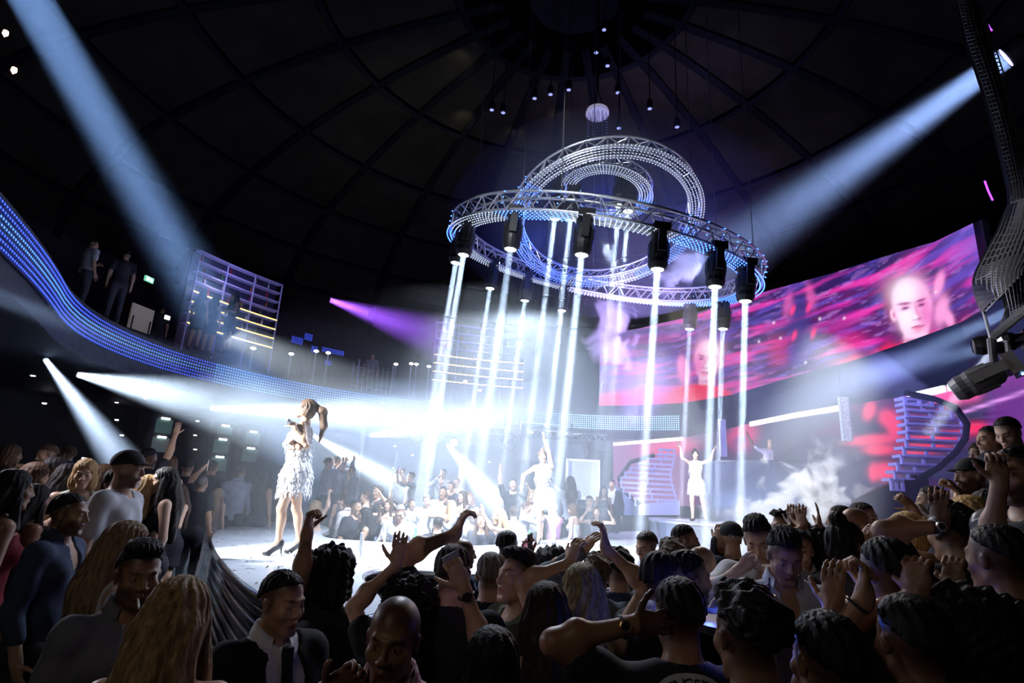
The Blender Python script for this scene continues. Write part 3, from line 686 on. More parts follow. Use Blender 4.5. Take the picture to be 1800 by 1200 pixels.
# ================================================================ balcony bars
BOT = []
for k, (cl, ro) in enumerate((((.30, .12, .04), .15), ((.5, .5, .55), .1), ((.08, .22, .08), .1), ((.35, .03, .05), .2))):
    BOT.append(MB().lathe([(.036, 0), (.038, .02), (.038, .17), (.014, .22), (.013, .29), (.016, .295), (.016, .31), (0, .31)], 10).mesh('bottle', mat('bottle_%s' % 'abcd'[k], cl, ro)))
YEL = mat('warm_shelf_light', (1, .8, .3), .4, emit=(1, .78, .25), es=1.6)
FR = mat('lilac_shelf_frame', (.40, .38, .72), .4, .2, emit=(.2, .2, .6), es=.10)  # faint glow put into the frame material, which is no lamp
def back_bar(pl, pr, z0, z1, nv, nh, label, grp, yel_from, r=12.3, nb=34, seed=1):
    root = thing('bottle_shelf', label, 'bar shelf')
    a = Pr(*pl, r); b = Pr(*pr, r); aa = math.atan2(a.y-HC.y, a.x-HC.x); ab = math.atan2(b.y-HC.y, b.x-HC.x)
    def P(t, z, dr=0):
        an = aa+(ab-aa)*t; return Vector((HC.x+(r+dr)*math.cos(an), HC.y+(r+dr)*math.sin(an), z))
    for i in range(nv+1):
        MB().tube([P(i/nv, 5.6), P(i/nv, z1)], .028, 6).build('upright', FR, root)
    for j in range(nh+1):
        z = z0+(z1-z0)*j/nh; lit = j < yel_from
        path = [P(t/16, 0)[:2] for t in range(17)]
        MB().strip(path, z-.02, z+.02, .26 if ab < aa else -.26).build('shelf', FR, root)
        if lit: MB().strip([P(t/16, 0, -.03)[:2] for t in range(17)], z-.018, z+.022, .02).build('shelf_light', YEL, root)
    MB().strip([P(t/16, 0, .35)[:2] for t in range(17)], 5.6, z1, .05).build('back_panel', mat('bar_back', (.03, .03, .08), .4), root)
    rr = random.Random(seed)
    for j in range(nh):
        z = z0+(z1-z0)*j/nh+.022
        for k in range(nb//nh):
            o = link('bottle', BOT[rr.randrange(4)]); o.location = P((k+.5+rr.uniform(-.3, .3))/(nb//nh), z, .12); s = rr.uniform(.75, 1.05); o.scale = (s*1.1, s*1.1, s)
            tag(o, 'small bottle standing on the '+grp, 'bottle', 'bottles on the '+grp)
    return root
back_bar((352, 450), (498, 492), 6.9, 9.35, 3, 7, 'tall lilac framed bottle shelf on the left balcony with yellow lit rows', 'left balcony bottle shelf', 4)
back_bar((768, 566), (924, 575), 6.85, 9.5, 4, 7, 'tall lilac framed bottle shelf on the balcony behind the light beams', 'balcony bottle shelf behind the beams', 4, seed=5)
lamp('bar_glow', 'POINT', Pr(430, 490, 11.6), (0, 0, 0), 30, (.5, .5, 1), shadow_soft_size=.1); lamp('bar_glow', 'POINT', Pr(850, 600, 11.6), (0, 0, 0), 30, (.4, .35, 1), shadow_soft_size=.1)  # added point lamps to give the shelf bottles highlights
lamp('bar_spot', 'POINT', Pr(382, 512, 12.1), (0, 0, 0), 4, (1, .8, .85), shadow_soft_size=.03)
# post lamps and railings on the balcony
q = MB().tube([(0, 0, 0), (0, 0, .75)], .022, 8); POST = q.mesh('post', mat('clear_post', (.4, .5, .7), .2, .3))
CAP = MB().lathe([(0, -.03), (.06, -.03), (.085, 0), (.06, .035), (0, .045)], 12).mesh('lamp_cap', mat('lamp_glow', (1, 1, 1), emit=(1, .9, .95), es=8))
BASE = MB().lathe([(.1, 0), (.1, .02), (.03, .03), (.03, .04), (0, .04)], 12).mesh('base', BLACK)
for k, (u, v, lab) in enumerate(((445, 612, 'below the left bottle shelf'), (512, 622, 'right of the left bottle shelf'), (556, 617, 'before the blue lights, left one of two'), (577, 620, 'before the blue lights, right one of two'), (696, 640, 'left of the far bottle shelf, first'), (723, 639, 'left of the far bottle shelf, second'), (732, 640, 'left of the far bottle shelf, third'), (754, 644, 'at the foot of the far bottle shelf'), (818, 670, 'below the far bottle shelf middle'), (843, 686, 'below the far bottle shelf right'))):
    p = Pr(u, v, 11.0 if u > 400 else 11.5); root = thing('post_lamp', 'small glowing post lamp '+lab, 'lamp', (p.x, p.y, 5.6), 0, 'post lamps along the balcony')
    s = (p.z-5.6)/.78; root.scale = (1.1, 1.1, s)
    for nm, me in (('post', POST), ('base', BASE)): link(nm, me, root)
    c = link('lamp_cap', CAP, root); c.location = (0, 0, .78); c.scale = (1, 1, 1/s)
rl = thing('railing', 'small steel railing of upright bars on the balcony', 'railing')
pa, pb_ = Pr(622, 640, 10.9), Pr(690, 655, 10.9)
for k in range(9):
    p = pa.lerp(pb_, k/8); MB().tube([(p.x, p.y, 5.6), (p.x, p.y, 6.75 + (.15 if k in (1, 8) else 0))], .016 if k not in (1, 8) else .03, 6).build('bar', STEEL, rl)
for z in (5.85, 6.6): MB().tube([(pa.x, pa.y, z), (pb_.x, pb_.y, z)], .02, 6).build('rail', STEEL, rl)
def box_thing(name, uv, r, sz, m, label, cat, rot=0, z=None, tilt=0):
    p = Pr(*uv, r); o = MB().box((0, 0, 0), sz).build(name, m); o.location = p; o.rotation_euler = (0, tilt, math.atan2(HC.y-p.y, HC.x-p.x)-PI/2+rot)
    return tag(o, label, cat)
cr = Pr(248, 560, 12); root = thing('display_board', 'cream coloured board on a stand, on the left balcony', 'board', (cr.x, cr.y, 5.6), math.atan2(HC.y-cr.y, HC.x-cr.x)-PI/2)
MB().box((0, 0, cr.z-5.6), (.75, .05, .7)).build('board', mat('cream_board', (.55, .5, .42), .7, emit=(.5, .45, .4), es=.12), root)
for s in (-1, 1): MB().tube([(s*.3, .04, 0), (s*.3, .04, cr.z-5.6)], .02, 6).build('leg', BLACK, root)
ex = thing('exit_sign', 'small green and white lit exit sign above the cream board', 'sign', Pr(262, 491, 12.6), 0)
ex.rotation_euler = (0, 0, math.atan2(HC.y-ex.location.y, HC.x-ex.location.x)-PI/2)
MB().box((0, 0, 0), (.30, .05, .16)).build('housing', mat('exit_green', (.1, .6, .35), emit=(.25, .9, .6), es=.8), ex)
MB().box((-.07, .03, -.01), (.07, .01, .10)).box((.06, .03, .0), (.10, .01, .11)).build('white_symbols', mat('exit_white', (1, 1, 1), emit=(1, 1, 1), es=1.5), ex)
MB().tube([(0, 0, .08), (0, 0, 3.0)], .01, 5).build('hanger', BLACK, ex)
box_thing('exit_sign', (294, 558), 12.2, (.16, .05, .12), mat('sign_white', (1, 1, 1), emit=(.9, .85, .95), es=1.4), 'tiny white lit sign left of the bottle shelf', 'sign')
# blue diode clusters far on the balcony
for (u, v, w_, h_, lab) in ((522, 597, .5, .35, 'left'), (541, 592, .4, .3, 'second'), (552, 614, .3, .3, 'third'), (585, 617, 1.0, .25, 'right'), (575, 637, .35, .25, 'lowest')):
    p = Pr(u, v, 13.0); root = thing('blue_light_panel', 'small panel of blue dots right of the left bottle shelf, '+lab+' one', 'light panel', p, math.atan2(HC.y-p.y, HC.x-p.x)-PI/2, 'blue dot panels on the balcony')
    MB().box((0, 0, 0), (w_, .04, h_)).build('plate', MC['led_backing'], root)
    q = MB()
    for i in range(int(w_/.07)):
        for j in range(int(h_/.07)): q.box((-w_/2+.04+i*.07, .03, -h_/2+.04+j*.07), (.026, .01, .026))
    tag(q.build('led_dots', LED, root), kind='stuff')
    MB().tube([(0, -.02, -h_/2), (0, -.02, 5.6-p.z)], .02, 6).build('stand', BLACK, root)
# ================================================================ under the balcony: far truss, lamps, pole, speakers
tr = thing('lighting_truss', 'long thin lighting truss under the far balcony', 'truss')
A, B = Py(618, 746, 17.0), Py(1066, 776, 19.5)
up_ = Vector((0, 0, .22)); N = 26
for off in (Vector((0, 0, 0)), up_): MB().tube([A+off, B+off], .025, 6).build('chord', STEEL, tr)
dv = (B-A)/N
bm_ = MB().tube([Vector((0, 0, 0)), dv/2+up_], .012, 5).tube([dv/2+up_, dv], .012, 5).mesh('brace', STEEL)
for k in range(N): o = link('brace', bm_, tr); o.location = A+dv*k
for k in (3, 13, 22): p = A+dv*k+up_; MB().tube([p, (p.x, p.y, 4.56)], .02, 6).build('hanger', BLACK, tr)
for (u, v, y, lab, lit) in ((735, 768, 17.3, 'leftmost round lamp under the far truss', False), (787, 775, 17.6, 'lamp under the far truss that throws the bright beam', True), (838, 772, 17.9, 'round lamp under the far truss right of the bright one', False), (894, 782, 18.2, 'round lamp under the far truss left of the second dancer', False)):
    p = Py(u, v, y); moving_head(p+Vector((0, 0, .1)), lab, 1.5, aim=(.1 if not lit else .5, -1, -.4), lit=lit, group='lamps under the far truss')
def speaker(p, label, rot, sc=1., tilt=.25):
    root = thing('loudspeaker', label, 'speaker', p, rot); root.rotation_euler = (tilt, 0, rot); root.scale = (sc,)*3
    MB().add([(-.45, -.2, -.25), (.45, -.2, -.25), (.36, .25, -.25), (-.36, .25, -.25), (-.45, -.2, .25), (.45, -.2, .25), (.36, .25, .25), (-.36, .25, .25)],
             [(0, 3, 2, 1), (4, 5, 6, 7), (0, 1, 5, 4), (1, 2, 6, 5), (2, 3, 7, 6), (3, 0, 4, 7)]).build('cabinet', mat('grey_cabinet', (.12, .13, .16), .5), root)
    MB().box((0, -.215, 0), (.84, .02, .44)).build('grille', mat('speaker_grille', (.2, .22, .28), .6, bump=1, nscale=200), root)
    MB().tube([(-.4, 0, .25), (-.4, 0, .5), (.4, 0, .5), (.4, 0, .25)], .015, 6).build('bracket', STEEL, root)
speaker(Py(945, 787, 17.8), 'wide grey loudspeaker hung left of the second dancer head', .2, 1.5)
speaker(Py(1008, 789, 18.2), 'grey loudspeaker hung right of the second dancer arm', -.6, 1.0, .5)
def pole(u, v0, v1, y, r, label, m=STEEL):
    a, b = Py(u, v0, y), Py(u+ (v1-v0)*-.06, v1, y); tag(MB().tube([(a.x, a.y, a.z), (a.x, a.y, 0)], r, 10).build('pole', m), label, 'pole')
WH = mat('white_painted_post', (.8, .82, .85), .4)
pole(640, 750, 812, 16.6, .06, 'white pole right of the singer', WH)
pole(815, 800, 862, 16.8, .11, 'thick white post left of the man with raised camera', WH)
pole(755, 800, 870, 17.2, .06, 'grey post between the two tall tables', STEEL); pole(698, 795, 850, 17.4, .05, 'thin grey post behind the left beam', STEEL)
fp = thing('framed_panel', 'pale framed perforated panel right of the second dancer', 'panel')
a = Py(1024, 842, 16.9); MB().box(a, (.85, .06, 1.0)).build('panel', mat('perforated_pale', (.5, .55, .65), .5, noise=.4, nscale=60), fp)
for s in (-1, 1):
    MB().box((a.x+s*.46, a.y-.02, a.z), (.07, .1, 1.14)).build('frame_side', WH, fp); MB().box((a.x, a.y-.02, a.z+s*.53), (.92, .1, .07)).build('frame_rail', WH, fp)
    MB().box((a.x+s*.4, a.y, (a.z-.55)/2), (.05, .05, a.z-.55)).build('leg', BLACK, fp)
# downlights under the balcony
dl = thing; DLm = MB().lathe([(0, -.015), (.05, -.015), (.06, 0), (.06, .02), (0, .02)], 10).mesh('downlight', mat('downlight_glow', (1, 1, 1), emit=(1, .96, 1), es=6))
k = 0
for (u, v) in ((78, 709), (58, 660), (205, 707), (248, 673), (256, 700), (205, 738), (214, 765), (290, 730), (347, 740), (395, 748), (441, 755), (289, 755), (343, 765), (391, 773), (286, 780), (343, 790), (388, 800), (440, 775), (694, 784), (668, 818), (745, 812), (692, 822), (725, 800), (750, 826), (860, 812), (690, 846), (754, 838), (1134, 783), (935, 760), (970, 770)):
    z = 4.55; p = Pz(u, v, z)
    if p.y > 24 or math.hypot(p.x-HC.x, p.y-HC.y) > 16.8: p = Pr(u, v, 16.3)
    o = link('downlight', DLm); o.location = p; tag(o, 'tiny white ceiling light under the far balcony', 'ceiling light', 'tiny lights under the balcony')
# lit back bars under the left balcony
for (u, v, r, lab) in ((283, 765, 15.6, 'pale green lit cabinet under the balcony, left one'), (390, 775, 15.6, 'pale green lit cabinet left of the singer, first'), (440, 785, 15.6, 'pale green lit cabinet left of the singer, second'), (385, 800, 15.2, 'low lit cabinet left of the singer')):
    p = Pr(u, v, r); root = thing('lit_cabinet', lab, 'cabinet', (p.x, p.y, 0), math.atan2(HC.y-p.y, HC.x-p.x)-PI/2)
    MB().box((0, -.1, p.z/2+.4), (.85, .3, p.z+.8)).build('body', mat('cabinet_dark', (.03, .05, .05), .4), root)
    for s in (-1, 1): MB().box((0, .06, p.z+s*.33), (.6, .03, .5)).build('glass_front', mat('cabinet_glass', (.2, .4, .35), .1, emit=(.3, .55, .5), es=.08), root)
    for s in (-1, 1): MB().box((0, .09, p.z+s*.33+.27), (.3, .04, .06)).build('strip_light', mat('cabinet_strip', (1, 1, 1), emit=(1, .9, 1), es=6), root)
# ================================================================ near right: perforated column, mesh covered speaker, lamps
GR = mat('perforated_grey_metal', (.42, .42, .44), .4, .7)
def lattice(pix_a, pix_b, n, m_, y0, y1, label, name='mesh_cladding', bow=.25, r1=.012, r2=.008, m=GR, cat='cladding'):
    """bowed sheet of crossing bars; pix_a, pix_b: left and right edges top to bottom"""
    root = thing(name, label, cat)
    def interp(P, t):
        x = t*(len(P)-1); i = min(int(x), len(P)-2); f = x-i; return (P[i][0]*(1-f)+P[i+1][0]*f, P[i][1]*(1-f)+P[i+1][1]*f)
    def G(s, t):
        a = interp(pix_a, t); b = interp(pix_b, t); u = a[0]*(1-s)+b[0]*s; v = a[1]*(1-s)+b[1]*s
        return Py(u, v, y0+(y1-y0)*t - bow*math.sin(PI*s))
    q = MB()
    for i in range(n): q.tube([G(i/(n-1), t/14) for t in range(15)], r1, 4)
    tag(q.build('upright_bars', m, root), kind='stuff')
    q = MB()
    for j in range(m_): q.tube([G(s/6, j/(m_-1)) for s in range(7)], r2, 4)
    tag(q.build('cross_bars', m, root), kind='stuff')
    vs = [G(s/6, t/14)+Vector((0, .05, 0)) for t in range(15) for s in range(7)]
    MB().add(vs, [(t*7+s, t*7+s+1, (t+1)*7+s+1, (t+1)*7+s) for t in range(14) for s in range(6)]).build('inner_sheet', BLACK, root)
    return root
GD = mat('perforated_dark_metal', (.3, .3, .32), .45, .6)
lattice([(1684, 0), (1700, 70), (1728, 150), (1755, 240), (1776, 330), (1778, 372)], [(1722, 0), (1742, 60), (1768, 140), (1792, 230), (1808, 320), (1812, 372)], 7, 60, 6.2, 5.4, 'dark perforated metal column curving down the right side', 'perforated_column', .1, .010, .007, GD, 'column')
lattice([(1778, 355), (1760, 400), (1722, 470), (1716, 492), (1722, 520), (1733, 546)], [(1835, 340), (1835, 400), (1835, 430), (1830, 440), (1812, 455), (1806, 470)], 13, 26, 4.6, 4.2, 'pale perforated metal hood around the foot of the right column', 'perforated_hood', .25, .011, .006, GR, 'hood')
lattice([(1763, 470), (1765, 500), (1775, 540), (1778, 560)], [(1815, 445), (1815, 480), (1812, 520), (1812, 545)], 8, 12, 4.4, 4.2, 'darker mesh panel inside the perforated hood', 'mesh_panel', .05, .006, .005, GD, 'panel')
ar = thing('lamp_bracket', 'steel pipe bracket carrying the lamps at the right edge', 'bracket')
def pipe(p, r, nm='pipe', m=STEEL): MB().tube([Py(*x) for x in p], r, 8).build(nm, m, ar)
pipe([(1727, 540, 4.3), (1742, 596, 4.3)], .012); pipe([(1775, 530, 4.3), (1757, 575, 4.3)], .008)
pipe([(1745, 592, 4.3), (1822, 528, 4.1)], .035); pipe([(1742, 596, 4.3), (1748, 650, 4.25)], .028, 'arm', mat('grey_arm', (.3, .31, .33), .4, .6)); pipe([(1770, 590, 4.4), (1775, 640, 4.4)], .02)
MB().box(Py(1762, 592, 4.3), (.05, .05, .07)).build('clamp', STEEL, ar)
for (u, v, y, lab, aim, lit) in ((1750, 655, 4.2, 'big grey lamp head hanging at the right edge', (-.55, .55, -.35), False), (1778, 600, 4.5, 'smaller black lamp behind the steel pipe at the right edge', (-1, .6, -.1), False)):
    mh = moving_head(Py(u, v, y), lab, .82 if v > 620 else .7, aim=aim, lit=lit)
    if v > 620:
        for c_ in mh.children:
            if c_.name.startswith(('yoke', 'lamp_head', 'base')): c_.material_slots[0].link = 'OBJECT'; c_.material_slots[0].material = mat('grey_lamp_shell', (.32, .32, .34), .4, .4)
beam_cap = thing('top_lamp', 'round white lamp high on the right giving the broad blue beam', 'stage lamp', Py(1769, 101, 8.45))
R = frame(PD(1766, 103, 8.5)-PD(1230, 480, 13.5)).to_4x4() if 'PD' in globals() else None
beam_cap.rotation_euler = R.to_euler()
MB().lathe([(0, .0), (.20, .0), (.22, .02), (.22, .3), (.1, .42), (0, .42)], 24).build('housing', BLACK, beam_cap)
MB().lathe([(0, -.012), (.19, -.012), (.19, 0), (0, 0)], 24).build('lens', mat('violet_lens', (1, 1, 1), emit=(.75, .7, 1), es=1.1), beam_cap)
# violet light slits on the right wall
VI = mat('violet_slit', (.3, .1, .8), emit=(.30, .05, 1), es=3)
for (a, b, lab) in (((1737, 44), (1744, 54), 'topmost'), ((1746, 228), (1774, 286), 'middle'), ((1731, 318), (1745, 352), 'lower')):
    y = 7.0; tag(MB().tube([Py(*a, y), Py((a[0]+b[0])/2-1, (a[1]+b[1])/2, y), Py(*b, y)], .012, 6).build('violet_light_slit', VI), 'thin violet light line by the right column, '+lab+' one', 'light strip', 'violet light lines on the right')
# two red and white specks upper left: tiny lamps; hanging cloths on the left
for (u, v, lab) in ((9, 60, 'upper'), (24, 125, 'lower')):
    tag(MB().lathe([(0, -.05), (.035, 0), (.03, .05), (0, .06)], 10).build('tiny_lamp', mat('tiny_red_lamp', (1, .3, .2), emit=(1, .55, .35), es=4)), 'tiny orange lamp near the top left corner, '+lab+' one', 'lamp').location = Py(u, v, 6.5)
# ================================================================ crystal chandelier under the dome crown
ch = thing('chandelier', 'round chandelier with a pale perforated disc and hanging crystal strands', 'chandelier', Py(1050, 205, 12.3))
MB().lathe([(0, .18), (.27, .18), (.29, .12), (.29, .06), (.26, .03), (0, .03)], 28).build('disc', mat('chandelier_disc', (.7, .68, .8), .5, noise=.3, nscale=60, emit=(.5, .46, .68), es=.5), ch)
sm = [MB().tube([(0, 0, 0), (0, 0, -.7)], .006, 4).mesh('strand', mat('dark_strand', (.08, .08, .14), .2, .6))]
q = MB()
for k in range(9): q.lathe([(0, -.018), (.014, 0), (0, .018)], 6, Matrix.Translation((0, 0, -.08*k-.05)))
sm.append(q.mesh('crystals', mat('crystal', (.55, .5, .7), .1, .3)))
for k in range(26):
    a = 2*PI*k/26; r = .25 if k % 2 else .17
    o = link('strand', sm[0], ch); o.location = (r*math.cos(a), r*math.sin(a), .03)
    if k % 2: c2 = link('crystals', sm[1], o)
for k in range(3): a = 2*PI*k/3; MB().tube([(.2*math.cos(a), .2*math.sin(a), .18), (0, 0, .75)], .012, 5).build('cable', BLACK, ch)
MB().tube([(0, 0, .75), (0, 0, 5)], .03, 6).build('stem', BLACK, ch)
# small projectors hanging high under the dome
ORD = ('first', 'second', 'third', 'fourth', 'fifth', 'sixth', 'seventh', 'eighth', 'ninth', 'tenth', 'eleventh', 'last')
for k, (u, v) in enumerate(sorted(((865, 185), (885, 190), (940, 165), (968, 158), (1000, 150), (1086, 155), (1088, 217), (1142, 183), (1190, 215), (1048, 85), (1062, 45), (1068, 108)))):
    p = Py(u, v, 11.5); root = thing('small_spotlight', 'small dark spotlight hanging high under the dome, '+ORD[k]+' from the left', 'spotlight', p, k*.7, 'small spotlights under the dome')
    MB().lathe([(0, -.12), (.07, -.12), (.08, 0), (.05, .12), (0, .14)], 10).build('can', BLACK, root); MB().lathe([(0, -.13), (.05, -.13), (0, -.122)], 10).build('lens', mat('dim_blue_lens', (.5, .5, .8), emit=(.4, .45, 1), es=.9), root)
    MB().tube([(0, 0, .12), (0, 0, 16-p.z)], .012, 5).build('drop_rod', BLACK, root)
# ================================================================ people: one continuous surface grown from a distance field
V3 = lambda *a: np.array(a, float)
def axis_pts(lo, hi, fine, hc, hf):
    p = [lo]
    while p[-1] < hi:
        x = p[-1]; h = hc
        for a, b in fine:
            if a-hc < x < b: h = hf
        p.append(x+h)
    return np.array(p)
class Field:
    def __init__(s, lo, hi, fine, hc, hf):
        s.ax = [axis_pts(lo[i], hi[i], [(f[0][i], f[1][i]) for f in fine], hc, hf) for i in range(3)]
        s.F = np.full([len(a) for a in s.ax], .15, np.float32)
    def put(s, prim, g=0., op='u', k=None):
        kind, c0, c1, R, par, k0 = prim[:6]; k = k0 if k is None else k
        m = abs(g)+k+.03; sl = []
        for i in range(3):
            a = np.searchsorted(s.ax[i], c0[i]-m); b = np.searchsorted(s.ax[i], c1[i]+m)
            if b <= a: return
            sl.append(slice(a, b))
        sl = tuple(sl); X = s.ax[0][sl[0]][:, None, None]; Y = s.ax[1][sl[1]][None, :, None]; Z = s.ax[2][sl[2]][None, None, :]
        if kind == 'c':
            a, b, ra, rb = par; ba = b-a; L = max(ba@ba, 1e-9); x = X-a[0]; y = Y-a[1]; z = Z-a[2]
            t = np.clip((x*ba[0]+y*ba[1]+z*ba[2])/L, 0, 1)
            d = np.sqrt((x-t*ba[0])**2+(y-t*ba[1])**2+(z-t*ba[2])**2)-(ra+(rb-ra)*t)-g
        else:
            c, r = par; r = r+g; x = X-c[0]; y = Y-c[1]; z = Z-c[2]
            if R is None: q = (x, y, z)
            else: q = [x*R[0, i]+y*R[1, i]+z*R[2, i] for i in range(3)]
            if len(prim) > 6: q = prim[6](*q)
            k0_ = np.sqrt((q[0]/r[0])**2+(q[1]/r[1])**2+(q[2]/r[2])**2); k1 = np.sqrt((q[0]/r[0]**2)**2+(q[1]/r[1]**2)**2+(q[2]/r[2]**2)**2)
            d = k0_*(k0_-1)/np.maximum(k1, 1e-6)
        f = s.F[sl]
        if op == 'u':
            h = np.maximum(k-np.abs(f-d), 0)/max(k, 1e-6); s.F[sl] = np.minimum(f, d)-h*h*k*.25
        elif op == 's':
            d = -d; h = np.maximum(k-np.abs(f-d), 0)/max(k, 1e-6); s.F[sl] = np.maximum(f, d)+h*h*k*.25
        elif op == 'i': s.F[sl] = np.maximum(f, d)
    def plane(s, p, n, k=0):
        n = np.array(n, float); n /= np.linalg.norm(n)
        d = (s.ax[0][:, None, None]-p[0])*n[0]+(s.ax[1][None, :, None]-p[1])*n[1]+(s.ax[2][None, None, :]-p[2])*n[2]
        s.F = np.maximum(s.F, d).astype(np.float32)
    def disp(s, fn):
        X, Y, Z = np.meshgrid(*s.ax, indexing='ij'); near = np.abs(s.F) < .05
        s.F[near] += fn(X[near], Y[near], Z[near]).astype(np.float32)
    def mesh(s):
        F = s.F; F[0] = F[-1] = .1; F[:, 0] = F[:, -1] = .1; F[:, :, 0] = F[:, :, -1] = .1
        B = F < 0; b = B.astype(np.int8); c = b[:-1]+b[1:]; c = c[:, :-1]+c[:, 1:]; c = c[:, :, :-1]+c[:, :, 1:]
        act = (c > 0) & (c < 8); idx = np.full(act.shape, -1, np.int64); n = int(act.sum()); idx[act] = np.arange(n)
        I = np.array(np.nonzero(act)); P = np.zeros((n, 3)); W = np.zeros(n); ax = s.ax
        for d in range(3):
            o = [a for a in range(3) if a != d]
            for u in (0, 1):
                for v in (0, 1):
                    q = I.copy(); q[o[0]] += u; q[o[1]] += v; r = q.copy(); r[d] += 1
                    f1 = F[q[0], q[1], q[2]]; f2 = F[r[0], r[1], r[2]]; m_ = (f1 < 0) != (f2 < 0)
                    t = np.where(m_, f1/np.where(m_, f1-f2, 1), 0)
                    for a in range(3):
                        x = ax[a][q[a]]
                        if a == d: x = x+t*(ax[a][r[a]]-x)
                        P[:, a] += np.where(m_, x, 0)
                    W += m_
        P /= W[:, None]; Q = []
        for d in range(3):
            o = [(1, 2), (2, 0), (0, 1)][d]
            A = [slice(1, -1)]*3; A[d] = slice(0, -1); A2 = list(A); A2[d] = slice(1, None)
            b1 = B[tuple(A)]; b2 = B[tuple(A2)]; ch = np.array(np.nonzero(b1 != b2)); fl = b1[tuple(ch)]
            ch = ch+1; ch[d] -= 1
            def cell(du, dv):
                q = ch.copy(); q[o[0]] -= du; q[o[1]] -= dv; return idx[q[0], q[1], q[2]]
            qd = np.stack([cell(1, 1), cell(0, 1), cell(0, 0), cell(1, 0)], 1); qd[~fl] = qd[~fl][:, ::-1]; Q.append(qd)
        return P, np.concatenate(Q)
def cone(a, b, ra, rb, k=.02, tag='', ):
    a = np.array(a, float); b = np.array(b, float); r = max(ra, rb)
    return ('c', np.minimum(a, b)-r, np.maximum(a, b)+r, None, (a, b, ra, rb), k)
def ell3(c, r, k=.02, R=None, warp=None):
    c = np.array(c, float); r = np.array(r, float)
    m_ = r if R is None else np.abs(R)@r
    t = ('e', c-m_-.004, c+m_+.004, R, (c, r), k)
    return t+(warp,) if warp else t
def np_mesh(name, P, Q, mats, smooth=True, tint=None):
    me = bpy.data.meshes.new(name); me.vertices.add(len(P)); me.vertices.foreach_set('co', P.astype(np.float32).ravel())
    me.loops.add(len(Q)*4); me.loops.foreach_set('vertex_index', Q.astype(np.int32).ravel())
    me.polygons.add(len(Q)); me.polygons.foreach_set('loop_start', np.arange(0, len(Q)*4, 4, dtype=np.int32)); me.polygons.foreach_set('loop_total', np.full(len(Q), 4, np.int32))
    me.update(calc_edges=True); me.polygons.foreach_set('use_smooth', np.ones(len(Q), bool))
    for m_ in mats: me.materials.append(m_)
    if tint is not None:
        ca = me.color_attributes.new('tint', 'FLOAT_COLOR', 'POINT'); ca.data.foreach_set('color', np.c_[tint, np.ones(len(P))].astype(np.float32).ravel())
    me.validate(); return me
def relax(P, Q, it=1, lam=.5):
    n = len(P)
    for _ in range(it):
        A = np.zeros((n, 3)); W = np.zeros(n)
        for a, b in ((0, 1), (1, 2), (2, 3), (3, 0)):
            i, j = Q[:, a], Q[:, b]
            for ax in range(3): A[:, ax] += np.bincount(i, P[j, ax], n)+np.bincount(j, P[i, ax], n)
            W += np.bincount(i, minlength=n)+np.bincount(j, minlength=n)
        P = P*(1-lam)+A/np.maximum(W, 1)[:, None]*lam
    return P
def rotm(yaw=0, pitch=0, roll=0):
    """head turn: yaw left +, pitch down +, roll to its right +"""
    return np.array(Matrix.Rotation(math.radians(yaw), 3, 'Z') @ Matrix.Rotation(math.radians(-pitch), 3, 'X') @ Matrix.Rotation(math.radians(roll), 3, 'Y'))
SK = {}
def skin(c):
    k = 'skin_%d' % int(c[0]*1000+c[2]*77)
    if k in SK: return SK[k]
    mt = bpy.data.materials.new('skin'); mt.use_nodes = True; nt = mt.node_tree; b = nt.nodes['Principled BSDF']
    at = nt.nodes.new('ShaderNodeAttribute'); at.attribute_name = 'tint'; mx = nt.nodes.new('ShaderNodeMix'); mx.data_type = 'RGBA'; mx.blend_type = 'MULTIPLY'
    mx.inputs[0].default_value = 1; mx.inputs[6].default_value = (*c, 1); nt.links.new(at.outputs['Color'], mx.inputs[7]); nt.links.new(mx.outputs[2], b.inputs['Base Color'])
    b.inputs['Roughness'].default_value = .42; b.inputs['Specular IOR Level'].default_value = .45
    nz = nt.nodes.new('ShaderNodeTexNoise'); nz.inputs['Scale'].default_value = 90; tc = nt.nodes.new('ShaderNodeTexCoord'); nt.links.new(tc.outputs['Object'], nz.inputs[0])
    bp = nt.nodes.new('ShaderNodeBump'); bp.inputs['Strength'].default_value = .15; bp.inputs['Distance'].default_value = .002; nt.links.new(nz.outputs[0], bp.inputs['Height']); nt.links.new(bp.outputs[0], b.inputs['Normal'])
    SK[k] = mt; return mt
def cloth(c, rough=.8, sheen=0.): return mat('cloth_%02d%02d%02d_%d' % (c[0]*99, c[1]*99, c[2]*99, rough*10), c, rough, bump=.35, nscale=14, noise=.10, spec=.25)
def hairm(c): return mat('hair_%02d%02d%02d' % (c[0]*99, c[1]*99, c[2]*99), c, .58, noise=.55, nscale=22, stretch=(3.5, 3.5, .35), bump=.8, spec=.22)
def strip_mat(): 
    if 'striped_shirt' in MC: return MC['striped_shirt']
    mt = mat('striped_shirt', (.6, .35, .42), .8); nt = mt.node_tree; b = nt.nodes['Principled BSDF']
    tc = nt.nodes.new('ShaderNodeTexCoord'); wv = nt.nodes.new('ShaderNodeTexWave'); wv.inputs['Scale'].default_value = 26; wv.inputs['Distortion'].default_value = 1.2; wv.bands_direction = 'X'
    r = nt.nodes.new('ShaderNodeValToRGB'); r.color_ramp.elements[0].color = (.42, .16, .24, 1); r.color_ramp.elements[1].color = (.72, .55, .60, 1)
    nt.links.new(tc.outputs['Object'], wv.inputs[0]); nt.links.new(wv.outputs[0], r.inputs[0]); nt.links.new(r.outputs[0], b.inputs['Base Color']); return mt
